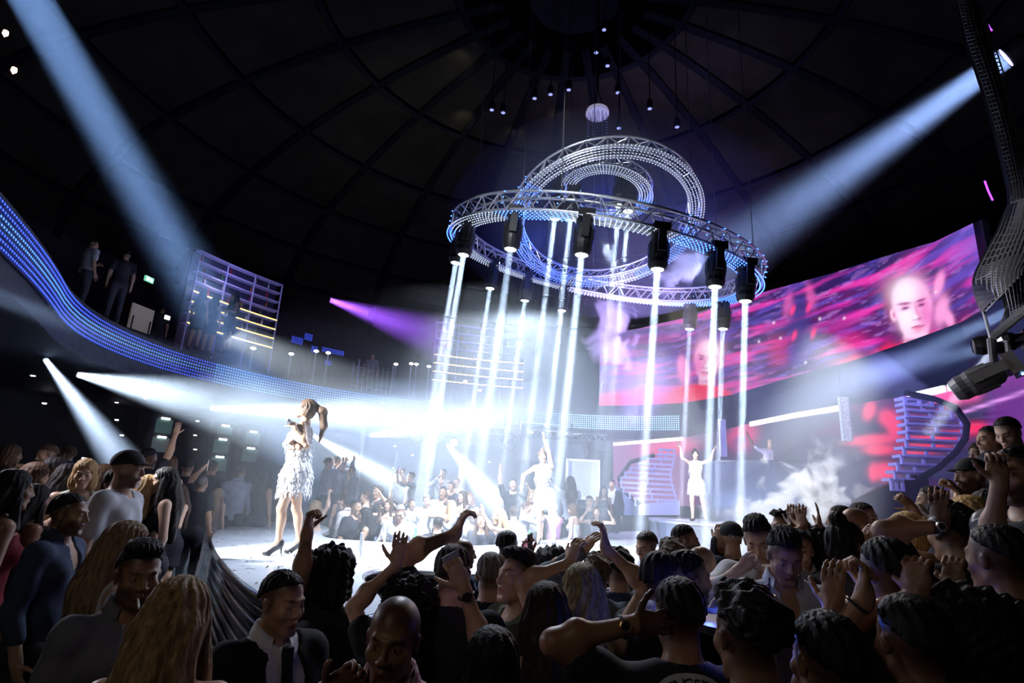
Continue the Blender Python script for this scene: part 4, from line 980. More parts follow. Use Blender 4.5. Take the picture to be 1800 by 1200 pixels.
def pattern_mat():
    if 'patterned_shirt' in MC: return MC['patterned_shirt']
    mt = mat('patterned_shirt', (.05, .05, .06), .7); nt = mt.node_tree; b = nt.nodes['Principled BSDF']
    tc = nt.nodes.new('ShaderNodeTexCoord'); wv = nt.nodes.new('ShaderNodeTexWave'); wv.wave_type = 'RINGS'; wv.inputs['Scale'].default_value = 5; wv.inputs['Distortion'].default_value = 9; wv.inputs['Detail Scale'].default_value = 1.2
    r = nt.nodes.new('ShaderNodeValToRGB'); r.color_ramp.elements[0].position = .86; r.color_ramp.elements[0].color = (.02, .02, .03, 1); r.color_ramp.elements[1].position = .93; r.color_ramp.elements[1].color = (.7, .75, .75, 1)
    nt.links.new(tc.outputs['Object'], wv.inputs[0]); nt.links.new(wv.outputs[0], r.inputs[0]); nt.links.new(r.outputs[0], b.inputs['Base Color']); return mt
RES = {'near': (.019, .0058), 'mid': (.021, .0085), 'far': (.030, .0125)}
def head_prims(C, R, f, k=1.):
    def T(p): return C+R@np.array(p, float)
    def c(a, b, ra, rb, k_=.012): return cone(T(a), T(b), ra, rb, k_)
    def e(p, r, k_=.012, R2=None): return ell3(T(p), r, k_, R if R2 is None else R@R2)
    w = .96 if f else 1.
    A = [e((0, -.015, .035), (.074*w, .094, .084), .02), e((0, .022, -.022), (.060*w, .066, .080), .02), e((0, .0, -.05), (.056*w, .055, .045), .02),
         c((-.016, .062, -.098), (.016, .062, -.098), .017*w, .017*w, .028), c((.045*w, .0, -.062), (.014, .054, -.099), .014, .013, .02), c((-.045*w, .0, -.062), (-.014, .054, -.099), .014, .013, .02),
         e((.040, .056, -.024), (.022, .020, .020), .02), e((-.040, .056, -.024), (.022, .020, .020), .02),
         c((-.036, .074, .026), (-.010, .084, .022), .009, .009, .014), c((.036, .074, .026), (.010, .084, .022), .009, .009, .014)]
    Sx = [e((.030, .098, .004), (.019, .020, .013), .010), e((-.030, .098, .004), (.019, .020, .013), .010)]
    Bx = [e((.030, .070, .003), (.0165, .014, .0135), .004), e((-.030, .070, .003), (.0165, .014, .0135), .004),
         c((0, .084, .012), (0, .103, -.026), .0075, .0105, .010), e((.013, .093, -.032), (.009, .011, .008), .006), e((-.013, .093, -.032), (.009, .011, .008), .006),
         c((-.024, .073, -.063), (0, .0865, -.058), .0055, .0075, .006), c((.024, .073, -.063), (0, .0865, -.058), .0055, .0075, .006),
         c((-.017, .077, -.071), (.017, .077, -.071), .0070, .0070, .006)]
    for s in (-1, 1):
        Bx += [e((s*.073*w, -.008, -.004), (.008, .017, .029), .006), e((s*.077*w, -.012, .010), (.008, .012, .013), .004)]
    Sm = [c((-.026, .086, -.0655), (.026, .086, -.0655), .0024, .0022, .003)]
    Se = [e((s*.087*w, .002, -.002), (.006, .009, .014), .004) for s in (-1, 1)]
    return A, Sx, Bx, Sm+Se
def hand_prims(W, fd, pn, side, curl=.25, spread=.1, sz=1.):
    """W wrist, fd finger direction, pn palm facing direction, side +1: thumb lies toward cross(fd, pn)"""
    fd = fd/np.linalg.norm(fd); pn = pn-fd*(pn@fd); pn = pn/np.linalg.norm(pn); x = np.cross(fd, pn)*side
    L = []; z = sz
    pc = W+fd*.048*z
    Rm = np.stack([x, pn, fd], 1)
    L.append(cone(W-fd*.02, W+fd*.02, .024*z, .024*z, .02)); L.append(ell3(pc, (.040*z, .016*z, .050*z), .014, Rm))
    for i, (off, ln) in enumerate(((.030, .072), (.010, .080), (-.010, .075), (-.029, .060))):
        d = fd+x*off*spread*12; d /= np.linalg.norm(d); p = W+fd*.088*z+x*off*z; r = .0092*z; a = curl*1.1
        for j, fr in enumerate((.45, .32, .26)):
            q = p+(d*math.cos(a)+pn*math.sin(a))*ln*fr*z; L.append(cone(p, q, r, r*.9, .004)); p = q; r *= .9; a += curl*1.3
    d = x*.75+fd*.55+pn*.35; d /= np.linalg.norm(d); p = W+fd*.02*z+x*.025*z; r = .0125*z
    for fr in (.040, .032, .026):
        q = p+d*fr*z; L.append(cone(p, q, r, r*.88, .006)); p = q; r *= .88; d = d*.85+(fd*.6+pn*.5*curl*2)*.35; d /= np.linalg.norm(d)
    return L, pc+pn*.03*z, p
def ik(S, W, l1, l2, hint):
    d = W-S; L = np.linalg.norm(d); m_ = (l1+l2)*.995
    if L > m_: W = S+d/L*m_; d = W-S; L = m_
    L = max(L, abs(l1-l2)+.02); u = d/np.linalg.norm(d); a = (l1*l1-l2*l2+L*L)/(2*L); h = math.sqrt(max(l1*l1-a*a, 0)); hh = np.array(hint, float); hh = hh-u*(hh@u)
    if np.linalg.norm(hh) < 1e-3: hh = np.array([0, -1., 0])-u*(-u[1])
    return S+u*a+hh/np.linalg.norm(hh)*h, W
DEF = dict(sex='m', res='mid', hair='short', top='tee', bottom='trousers', head=(0, 0, 0), arms=('down', 'down'), beard=0, heels=False, belly=0., lean=0., glasses=False)
ARMS = {  # wrist (relative to the shoulder, +x outward), elbow hint, curl, finger dir or None
 'down': ((.06, .06, -.52), (.3, -1, 0), .3, None), 'hip': ((.02, .10, -.40), (1, -.6, 0), .4, None), 'up': ((.10, .05, .52), (1, -.3, 0), .15, None), 'upin': ((-.05, .16, .46), (1, .2, 0), .2, None),
 'half': ((.10, .26, .20), (1, -.2, -1), .3, None), 'phone': ((-.06, .34, .26), (.8, -.2, -1), .7, (0, .1, 1)), 'drink': ((-.10, .22, .02), (.8, -.3, -1), .8, (-.5, .3, .6)), 'hold': ((-.02, .30, -.18), (.6, -.6, -1), .8, (-.4, 1, .2)),
 'clap': ((-.14, .28, -.02), (1, -.2, -1), .1, (-.2, .6, .8)), 'wide': ((.34, .05, .38), (0, -.3, -1), .15, None), 'fold': ((-.16, .20, -.22), (.8, -.5, -.4), .5, (-1, .2, .1)), 'reach': ((.05, .48, .06), (.6, 0, -1), .5, None), 'fist': ((.12, .08, .50), (1, -.3, 0), 1.0, None), 'mouth': ((-.12, .16, .10), (1, 0, -1), .8, (-.5, .2, .8))}
PCACHE = {}
def build_meshes(sp):
    f = sp['sex'] == 'f'; hc, hf = RES[sp['res']]; near = sp['res'] == 'near'
    Wd = .16 if f else .18
    if sp.get('custom_legs'): J = sp['custom_legs']
    elif sp.get('sit'): J = [((s*.09, 0, .90), (s*.11, .40, .86), (s*.10, .42, .42), (s*.10, .52, .38)) for s in (-1, 1)]
    else: J = [((s*.085, 0, .90), (s*.10, .02, .49), (s*.11, -.03, .085), (s*.13, .12, .035)) for s in (-1, 1)]
    legs = []; shoes = []
    for hp, kn, an, to in J:
        q = .92 if f else 1.
        legs += [cone(hp, kn, .088*q if not f else .086, .056*q, .03), cone(kn, an, .054*q, .036*q, .03), ell3(V3(*kn)*.66+V3(*an)*.34+V3(0, -.018, 0), (.046*q, .048*q, .10), .03), cone(an, to, .034, .026, .02)]
        shoes += [cone(V3(*an)+V3(0, -.02, -.04), to, .040, .036, .02), cone(V3(*an)+V3(0, -.01, 0), V3(*an)+V3(0, -.02, -.04), .044, .042, .02)]
    bl = sp['belly']
    if f: torso = [ell3((0, 0, 1.30), (.138, .092, .17), .04), ell3((0, -.005, 1.38), (.155, .080, .09), .04), ell3((0, .0, 1.12), (.112, .086, .15), .05), ell3((0, -.005, .95), (.158, .108, .12), .05),
                   ell3((.066, .078, 1.265), (.058, .052, .056), .03), ell3((-.066, .078, 1.265), (.058, .052, .056), .03), ell3((.075, -.055, .90), (.082, .075, .085), .04), ell3((-.075, -.055, .90), (.082, .075, .085), .04)]
    else: torso = [ell3((0, 0, 1.28), (.165, .108, .20), .04), ell3((0, 0, 1.38), (.185, .096, .105), .04), ell3((0, .01+bl, 1.08), (.145+bl, .108+bl, .17), .05), ell3((0, 0, .94), (.155, .112, .12), .05),
                   ell3((.075, .068, 1.33), (.075, .045, .06), .03), ell3((-.075, .068, 1.33), (.075, .045, .06), .03), ell3((.07, -.05, .90), (.08, .07, .085), .04), ell3((-.07, -.05, .90), (.08, .07, .085), .04)]
    trap = [cone((0, -.02, 1.475), (s*(Wd-.03), -.01, 1.425), .052 if not f else .042, .048 if not f else .040, .03) for s in (-1, 1)]
    R = rotm(*sp['head']); N0 = V3(0, -.015, 1.47); NT = V3(0, .005, 1.555); C = NT+R@V3(0, .015, .078)
    nr = .056 if not f else .046
    neck = [cone(N0, C+R@V3(0, -.025, -.055), nr+.006, nr, .03)]
    up = []; fo = []; hands = []; grips = []; S_ = []; E_ = []; W_ = []
    for i, s in enumerate((-1, 1)):
        a = sp['arms'][i]; Sh = V3(s*Wd, -.005, 1.425)
        if isinstance(a, str): w_, hint, curl, fdir = ARMS[a]; W0 = Sh+V3(s*w_[0], w_[1], w_[2]); hint = (s*hint[0], hint[1], hint[2]); fdir = None if fdir is None else V3(s*fdir[0], fdir[1], fdir[2]); pnv = None; spd = .1
        else: W0 = np.array(a['w'], float); hint = a.get('hint', (s, -.3, -1)); curl = a.get('curl', .25); fdir = a.get('fd'); pnv = a.get('pn'); spd = a.get('spread', .15)
        Eb, W1 = ik(Sh, W0, .285, .255, hint)
        q = .86 if f else 1.
        up += [(cone(Sh, Eb, .054*q, .040*q, .03), s)]; fo += [(cone(Eb, W1, .041*q, .026*q, .02), s), (ell3(Eb*.72+W1*.28, np.array((.043, .043, .06))*q, .03), s)]
        fd = (W1-Eb)/np.linalg.norm(W1-Eb) if fdir is None else np.array(fdir, float)
        pn = np.array(pnv, float) if pnv is not None else V3(-s*.8, .5, 0)
        if abs(fd@pn)/np.linalg.norm(pn)/np.linalg.norm(fd) > .95: pn = V3(0, .2, -1)
        L, gp, tip = hand_prims(W1, fd, pn, s if np.cross(fd, pn)@V3(-s*.3, .9, .2) > 0 and s > 0 or (s < 0 and np.cross(fd, pn)@V3(-s*.3, .9, .2) < 0) else -s, curl, spd, (.92 if f else 1.)*(1.12 if sp['res'] == 'far' else 1))
        hands += L; grips.append((gp, fd, pn)); S_.append(Sh); E_.append(Eb); W_.append(W1)
    delt = [ell3(S_[i]+V3(0, 0, 0), (.051 if not f else .044,)*3, .03) for i in range(2)]
    allp = torso+trap+neck+legs+[p for p, s in up+fo]+delt+hands
    lo = np.min([p[1] for p in allp]+[C-.16], 0)-.03; hi = np.max([p[2] for p in allp]+[C+.17], 0)+.03
    fine = [(C-V3(.10, .13, .13), C+V3(.10, .13, .13))]
    if sp['res'] != 'far':
        for g_, W1 in zip(grips, W_): fine.append((np.minimum(W1, W1+g_[1]*.19)-.06, np.maximum(W1, W1+g_[1]*.19)+.06))
    A, Sx, Bx, Sm = head_prims(C, R, f)
    Fd = Field(lo, hi, fine, hc, hf)
    for p in torso+trap+legs+neck+delt: Fd.put(p)
    for p, s in up+fo: Fd.put(p)
    for p in A: Fd.put(p)
    if sp['res'] != 'far':
        for p in Sx: Fd.put(p, op='s')
    for p in Bx: Fd.put(p)
    if near:
        for p in Sm: Fd.put(p, op='s')
    for p in hands: Fd.put(p)
    P, Q = Fd.mesh(); P = relax(P, Q, 1, .35)
    # tints
    t = np.ones((len(P), 3)); q = (P-C)@R; x, y, z = q.T; ax_ = np.abs(x)
    def blend(w_, c): 
        nonlocal t
        w_ = np.clip(w_, 0, 1)[:, None]; t = t*(1-w_)+np.array(c)[None]*w_
    hd = (np.abs(q) < .16).all(1)
    blend(hd*np.clip(1.6-np.sqrt((x/.027)**2+((z+.066)/.011)**2)*1.3, 0, 1)*(y > .06), (.80, .50, .46))
    blend(hd*np.clip(1.5-np.sqrt(((ax_-.030)/.020)**2+((z-.026-.12*(ax_-.03))/.0055)**2)*1.1, 0, 1)*(y > .04), (.14, .10, .09))
    blend(hd*np.clip(1.3-np.sqrt(((ax_-.030)/.019)**2+((z-.003)/.011)**2), 0, 1)*(y > .05)*.65, (.40, .32, .30))
    if near:
        blend(hd*np.clip(3.0-np.sqrt(((ax_-.030)/.0135)**2+((z-.002)/.0048)**2)*3, 0, 1)*(y > .06), (1.9, 2.1, 2.3))
        blend(hd*np.clip(3.0-np.sqrt(((ax_-.030)/.0055)**2+((z-.002)/.0055)**2)*2.4, 0, 1)*(y > .06), (.06, .05, .04))
    elif sp['res'] == 'mid': blend(hd*np.clip(1.6-np.sqrt(((ax_-.030)/.011)**2+((z-.001)/.006)**2), 0, 1)*(y > .05), (.12, .10, .10))
    if sp['beard']:
        wv = hd*soft(z+.040+.10*np.maximum(0, ax_-.02)*-3, .006)*soft(-(z+.125), .006)*(y > -.02)
        wv = wv*(1-np.clip(1.5-np.sqrt((x/.017)**2+((z+.066)/.008)**2), 0, 1)); blend(wv*sp['beard'], (.13, .10, .09))
    if sp['hair'] in ('buzz', 'short', 'quiff', 'messy'):
        hl = .062+.0*z; wv = hd*soft(-(z-(.062-.9*np.maximum(0, .045-y)-.0)), .005)*soft(y-.095, .004); wv = np.maximum(wv, hd*soft(y+.02, .006)*soft(-(z+.06), .006)); wv = np.maximum(wv, hd*soft(np.abs(y-.012)-.016, .004)*soft(-(z+.012), .006)*(ax_ > .055)); wv = np.maximum(wv, hd*soft(y-.060, .006)*soft(-(z-.030-.25*np.maximum(y, 0)), .006)*(ax_ > .045)); blend(np.clip(wv, 0, 1)*(.85 if sp['hair'] != 'buzz' else .7), (.14, .11, .10))
    out = {'body': np_mesh('person', P, Q, [None], tint=t)}
    # ---------------- clothes
    def garment(name, prims, g, cuts=(), subs=(), h=None, disp=None):
        h = h or {'near': .013, 'mid': .018, 'far': .027}[sp['res']]
        lo2 = np.min([p[1] for p in prims], 0)-.05-g; hi2 = np.max([p[2] for p in prims], 0)+.05+g
        G = Field(lo2, hi2, [], h, h)
        for p in prims: G.put(p, g)
        if disp: G.disp(disp)
        for p in subs: G.put(p, op='s', k=.006)
        for p, n in cuts: G.plane(p, n)
        P2, Q2 = G.mesh()
        if len(P2): P2 = relax(P2, Q2, 1, .3); out[name] = np_mesh(name, P2, Q2, [None])
    wr = lambda x, y, z: .0035*np.sin(z*34+x*22+2*np.sin(y*17))+.003*np.sin(x*41-z*23)
    def sleeves(fr):
        r = []
        for i in range(2):
            S0, E0, W0 = S_[i], E_[i], W_[i]; q = .86 if f else 1.
            if fr <= 1: e_ = S0+(E0-S0)*fr; r.append(cone(S0, e_, .056*q, (.056-.012*fr)*q+.004, .03))
            else: r += [cone(S0, E0, .056*q, .044*q, .03), cone(E0, E0+(W0-E0)*(fr-1), .045*q, .032*q, .02)]
        return r
    tp = sp['top']; collar = None
    neckcut = [cone(V3(0, .01, 1.45), V3(0, -.0, 1.60), (.066 if not f else .062)+(.022 if tp in ('suit', 'jacket') else 0), .085+(.03 if tp in ('suit', 'jacket') else 0), .01)]
    vcut = [ell3((0, .13, 1.42), (.042, .09, .10), .01)]
    if tp in ('tee', 'shirt', 'suit', 'jacket', 'open', 'vest', 'longtee'):
        fr = {'tee': .62, 'shirt': 1.93, 'suit': 1.95, 'jacket': 1.95, 'open': 1.55, 'vest': 1.9, 'longtee': 1.9}[tp]; g = {'suit': .024, 'jacket': .024}.get(tp, .013)
        hem = .80 if tp in ('suit', 'open', 'jacket') else .86
        garment('shirt' if tp not in ('suit', 'jacket') else 'jacket', torso+trap+sleeves(fr)+delt, g, [((0, 0, hem), (0, 0, -1))], neckcut+(vcut if tp in ('open', 'shirt') else [ell3((0, .16, 1.37), (.085, .11, .23), .01)] if tp == 'suit' else []), disp=wr)
        collar = tp
        if tp == 'suit': garment('shirt', torso+trap, .015, [((0, 0, .95), (0, 0, -1))], [cone(V3(0, .0, 1.47), V3(0, -.0, 1.60), .058, .075, .01)])
        if tp == 'vest': garment('vest', torso, .022, [((0, 0, .86), (0, 0, -1)), ((0, 0, 1.46), (0, 0, 1))], [ell3((0, .15, 1.42), (.055, .09, .16), .01)]+[ell3((s*.21, 0, 1.40), (.075, .2, .12), .01) for s in (-1, 1)])
    elif tp == 'tank': garment('tank_top', torso+trap, .011, [((0, 0, .86), (0, 0, -1))], neckcut+[ell3((0, .10, 1.46), (.085, .12, .11), .01), ell3((0, -.10, 1.47), (.085, .10, .10), .01)]+[ell3((s*.205, 0, 1.40), (.062, .2, .13), .01) for s in (-1, 1)])
    elif tp in ('dress', 'bareback'):
        sk = [ell3((0, 0, .86), (.165, .125, .16), .05), cone((0, 0, .86), (0, .0, .62), .13, .15, .04), cone((.06, 0, .86), (.06, 0, .60), .11, .12, .04), cone((-.06, 0, .86), (-.06, 0, .60), .11, .12, .04)]
        garment('dress', torso+sk, .012, [((0, 0, .60), (0, 0, -1)), ((0, 0, 1.36 if tp == 'dress' else 1.34), (0, -.35, 1))], [ell3((s*.19, 0, 1.42), (.07, .2, .14), .01) for s in (-1, 1)]+([ell3((0, -.15, 1.30), (.11, .12, .22), .01)] if tp == 'bareback' else []))
    elif tp == 'fringe':
        fx = lambda x, y, z: -.010*np.abs(np.sin(z*26+3*np.arctan2(y, x)))-.006*np.sin(np.arctan2(y, x)*22+z*30)
        sk = [ell3((0, 0, .88), (.155, .12, .16), .05), cone((.05, 0, .86), (.06, 0, .70), .12, .13, .04), cone((-.05, 0, .86), (-.06, 0, .70), .12, .13, .04)]
        garment('dress', torso+sk, .016, [((0, 0, .68), (0, 0, -1)), ((0, 0, 1.40), (.35, 0, 1))], [ell3((.19, 0, 1.46), (.07, .2, .14), .01), ell3((-.205, 0, 1.42), (.05, .2, .10), .01)], disp=fx, h=.012)
    if sp['bottom'] == 'trousers' and tp not in ('dress', 'bareback', 'fringe'):
        garment('trousers', legs+[torso[3], torso[-1], torso[-2]], .014, [((0, 0, 1.0), (0, 0, 1))] if not sp.get('sit') else [((0, 0, 1.0), (0, 0, 1))], h={'near': .019, 'mid': .024, 'far': .032}[sp['res']])
    if sp['heels']:
        for n_, (hp, kn, an, to) in enumerate(J):
            a = V3(*an); t_ = V3(*to); d = t_-a; d /= np.linalg.norm(d)
            garment('shoe%d' % n_, [cone(a+V3(0, -.015, -.035), t_+V3(0, -.02, -.004), .032, .030, .02), cone(t_+V3(0, -.02, -.006), t_+V3(0, .018, -.012), .030, .016, .02), cone(a+V3(0, -.028, -.005), a+V3(0, -.02, -.04), .029, .033, .02)], .004, h=.010)
            out['heel%d' % n_] = MB().tube([a+V3(0, -.035, -.02), a+V3(0, -.045, -.02-(a[2]-.03)*.9)], [.014, .006], 8).mesh('heel', None)
    else:
        for n_ in range(2): garment('shoe%d' % n_, shoes[2*n_:2*n_+2], .006, [((0, 0, .13 if not sp.get('sit') else .5), (0, 0, 1))], h=.024 if sp['res'] != 'far' else .03)
    # ---------------- collar, tie
    if collar in ('shirt', 'open', 'suit', 'vest'):
        q = MB(); n = 18; a0 = .5 if collar in ('suit', 'vest') else .75
        rr = .070
        for lay in (0,):
            vs = []
            for i in range(n+1):
                a = PI/2+a0+(2*PI-2*a0)*i/n; x_, y_ = math.cos(a), math.sin(a)
                fr = (abs(i-n/2)/(n/2))**4
                for (r_, z_) in ((rr-.002, 1.560-.02*fr), (rr+.004, 1.566-.02*fr), (rr+.024+.014*fr, 1.520-.05*fr), (rr+.014+.014*fr, 1.512-.05*fr)): vs.append((x_*r_, y_*r_*.95-.006, z_-.040*max(0, y_)))
            fs = []
            for i in range(n):
                for k in range(4): fs.append((i*4+k, i*4+(k+1) % 4, i*4+4+(k+1) % 4, i*4+4+k))
            q.add(vs, fs+[(0, 1, 2, 3), tuple(n*4+k for k in (3, 2, 1, 0))])
        out['collar'] = q.mesh('collar', None, True)
    if sp.get('tie'):
        q = MB(); q.box((0, .112, 1.468), (.034, .030, .036)).add([(-.016, .128, 1.45), (.016, .128, 1.45), (.036, .160, 1.14), (0, .160, 1.08), (-.036, .160, 1.14), (-.016, .10, 1.45), (.016, .10, 1.45), (.036, .13, 1.14), (0, .13, 1.08), (-.036, .13, 1.14)], [(0, 4, 3, 2, 1), (5, 6, 7, 8, 9), (0, 1, 6, 5), (1, 2, 7, 6), (2, 3, 8, 7), (3, 4, 9, 8), (4, 0, 5, 9)]); out['tie'] = q.mesh('tie', None)
    if sp.get('bow'):
        q = MB()
        for s in (-1, 1): q.add([(0, .088, 1.475), (0, .088, 1.455), (s*.045, .092, 1.485), (s*.045, .092, 1.440), (0, .102, 1.475), (0, .102, 1.455), (s*.045, .106, 1.485), (s*.045, .106, 1.440)], [(0, 2, 3, 1), (4, 5, 7, 6), (0, 4, 6, 2), (1, 3, 7, 5), (2, 6, 7, 3)])
        q.box((0, .098, 1.465), (.016, .018, .022)); out['bow_tie'] = q.mesh('bow_tie', None)
    # ---------------- hair
    hs = sp['hair']; T = lambda p: C+R@np.array(p, float)
    if hs != 'buzz':
        h = {'near': .0062, 'mid': .009, 'far': .0135}[sp['res']]
        H = []; sub = []; cuts = []
        sub_face = ell3(T((0, .085, -.030)), (.068, .060, .098), .008, R)
        amp, fq = .0035, 44
        if hs in ('short', 'quiff', 'messy', 'cap'):
            H = [ell3(T((0, -.018, .040)), (.077, .097, .086), .02, R), ell3(T((0, -.045, -.01)), (.074, .072, .075), .02, R)]
            if hs == 'quiff': H += [ell3(T((0, .045, .105)), (.055, .055, .032), .02, R), ell3(T((0, -.01, .115)), (.06, .07, .03), .02, R)]
            if hs == 'messy': H += [ell3(T((.01, .03, .10)), (.07, .07, .035), .02, R), ell3(T((0, -.06, .05)), (.082, .07, .07), .02, R)]; amp = .009; fq = 26
            cuts = [((T((0, -.02, .044))), R@V3(0, .48, -1.)), ((T((0, 0, -.055))), R@V3(0, 0, -1))]; sub = [ell3(T((0, .105, -.0)), (.075, .055, .058), .006, R)]+[ell3(T((s*.062, .078, .072)), (.024, .038, .034), .006, R) for s in (-1, 1)]
            ear = [ell3(T((s*.085, -.002, -.02)), (.022, .026, .038), .006, R) for s in (-1, 1)]; sub += ear
            if hs == 'cap': H = [ell3(T((0, -.016, .048)), (.084, .102, .085), .02, R)]; cuts = [((T((0, 0, .035))), R@V3(0, .12, -1.))]; sub = []; amp = 0
        elif hs == 'curly':
            H = [ell3(T((0, -.03, .045)), (.115, .12, .105), .03, R), ell3(T((.05, -.05, -.05)), (.09, .085, .11), .03, R), ell3(T((-.05, -.05, -.05)), (.09, .085, .11), .03, R)]; sub = [ell3(T((0, .11, -.035)), (.072, .095, .10), .01, R)]; amp = .012; fq = 30
        elif hs == 'bighair':
            H = [ell3(T((0, -.03, .045)), (.12, .125, .105), .03, R)]+[ell3(V3(x, -.08, z), (.11, .085, .14), .04) for x, z in ((.06, 1.47), (-.06, 1.47), (0, 1.36), (.09, 1.38), (-.09, 1.38))]; sub = [ell3(T((0, .12, -.035)), (.070, .095, .10), .01, R), ell3((0, .05, 1.45), (.06, .11, .12), .01)]; amp = .014; fq = 30
        else:
            H = [ell3(T((0, -.018, .040)), (.083, .101, .088), .02, R), ell3(T((0, -.045, -.02)), (.083, .072, .085), .02, R)]; sub = [sub_face]
            if hs == 'long':
                b = T((0, -.07, -.03))
                H += [cone(b, (0, -.095, 1.46), .075, .085, .04), cone(b+V3(.035, .01, 0), (.065, -.10, 1.38), .055, .062, .04), cone(b-V3(.035, -.01, 0), (-.065, -.10, 1.38), .055, .062, .04),
                      cone((.045, -.105, 1.42), (.05, -.125, 1.16), .062, .030, .03), cone((-.045, -.105, 1.42), (-.05, -.125, 1.14), .062, .028, .03), cone((0, -.11, 1.42), (0, -.13, 1.12), .07, .035, .03)]
                H += [cone(T((s*.070, .012, .0)), (s*.095, .045, 1.42), .022, .030, .02) for s in (-1, 1)]
            elif hs == 'pony':
                b = T((0, -.11, .06)); H += [ell3(b, (.035, .035, .035), .02), cone(b, b+R@V3(.0, -.07, .0)+V3(0, -.01, -.03), .030, .045, .02), cone(b+R@V3(0, -.07, 0)+V3(0, -.01, -.03), b+V3(.0, -.11, -.22), .045, .038, .03), cone(b+V3(0, -.11, -.22), b+V3(.01, -.08, -.40), .036, .010, .03)]
                sub += [ell3(T((s*.088, -.002, -.015)), (.022, .026, .036), .006, R) for s in (-1, 1)]
                cuts = []
            elif hs == 'bun': H += [ell3(T((0, -.055, .135)), (.042, .042, .038), .012, R)]; sub += [ell3(T((s*.088, -.002, -.015)), (.022, .026, .036), .006, R) for s in (-1, 1)]+[ell3(T((0, -.06, -.12)), (.1, .08, .06), .01, R)]
            elif hs == 'bob': H += [ell3(T((s*.055, -.02, -.07)), (.045, .060, .075), .03, R) for s in (-1, 1)]+[ell3(T((0, -.06, -.07)), (.08, .05, .08), .03, R)]
        lo3 = np.min([p[1] for p in H], 0)-.05; hi3 = np.max([p[2] for p in H], 0)+.05; G = Field(lo3, hi3, [], h, h)
        for p in H: G.put(p, .002)
        if amp:
            if hs in ('curly', 'bighair', 'messy'): G.disp(lambda x, y, z: amp*(np.sin(x*95+3*np.sin(z*40))*np.sin(z*88+2*np.sin(y*60))+.6*np.sin(y*120+x*50)))
            else: G.disp(lambda x, y, z: amp*np.sin(np.arctan2(x-C[0], -(y-C[1])+.03)*fq*.5+2.2*np.sin(z*14)+1.2*np.sin(z*33))+.4*amp*np.sin(x*330+z*20))
        for p in sub: G.put(p, op='s', k=.008)
        for p, n in cuts: G.plane(p, n)
        P3, Q3 = G.mesh()
        if len(P3): out['cap' if hs == 'cap' else 'hair'] = np_mesh('hair', P3, Q3, [None])
        if hs == 'cap':
            vs = []; n = 14
            for i in range(n+1):
                a = PI*(.12+.76*i/n); 
                for rr_, zz in ((1., .046), (1., .052), (1.55, .040), (1.55, .034)): vs.append(T((.078*math.cos(a)*(.9 if rr_ > 1 else 1), .012+.085*math.sin(a)*rr_, zz)))
            fs = [(i*4+k, i*4+(k+1) % 4, i*4+4+(k+1) % 4, i*4+4+k) for i in range(n) for k in range(4)]
            out['visor'] = MB().add(vs, fs+[(0, 1, 2, 3), tuple(n*4+k for k in (3, 2, 1, 0))]).mesh('visor', None)
    if sp.get('glasses'):
        q = MB()
        for s in (-1, 1):
            q.tube([T((s*.032+.024*math.cos(a), .104, .004+.018*math.sin(a))) for a in [2*PI*k/14 for k in range(14)]], .0022, 5, closed=True); q.tube([T((s*.056, .100, .006)), T((s*.078, .0, .008))], .0022, 5)
        q.tube([T((-.008, .105, .006)), T((.008, .105, .006))], .0022, 5); out['glasses'] = q.mesh('glasses', None)
    # fringe tufts of the dancers' dresses
    if tp == 'fringe':
        q = MB(); r_ = random.Random(5)
        Pd = np.array([v.co for v in out['dress'].vertices])
        rows_ = [1.37, 1.32, 1.26, 1.20, 1.14, 1.08, 1.02, .96, .90, .84, .78, .73, .70]
        for zr in rows_:
            sel = Pd[np.abs(Pd[:, 2]-zr) < .012]; cx_, cy_ = sel[:, 0].mean(), sel[:, 1].mean(); nn = 64
            for k in range(nn):
                a = 2*PI*k/nn+r_.random()*.1; dr = np.array([math.cos(a), math.sin(a)]); pr = (sel[:, :2]-[cx_, cy_])@dr; ca = (sel[:, :2]-[cx_, cy_]); m2 = pr/np.maximum(np.linalg.norm(ca, axis=1), 1e-6) > .97
                if not m2.any(): continue
                rad = pr[m2].mean()
                if zr > 1.3 and (dr[0] > .2): continue
                tv = np.array([-dr[1], dr[0]]); L = r_.uniform(.07, .12); o_ = r_.uniform(.012, .045); tw = r_.uniform(-.03, .03); w2 = r_.uniform(.0025, .006)
                b0 = np.array([cx_, cy_])+dr*rad; b1 = b0+dr*o_+tv*tw; b2 = b0+dr*o_*.8+tv*tw*1.5
                for w3 in (1,): q.add([(*(b0-tv*w2), zr+.01), (*(b0+tv*w2), zr+.01), (*(b1+tv*w2*1.3), zr-L*.5), (*(b2), zr-L), (*(b1-tv*w2*1.3), zr-L*.5)], [(0, 1, 2, 4), (4, 2, 3)])
        out['fringe'] = q.mesh('fringe', None)
    return out, dict(C=C, R=R, grips=grips, wrists=W_, elbows=E_)
PMAT = {'shoes': (.02, .02, .02), 'trousers': (.03, .03, .045)}
NP = [0]
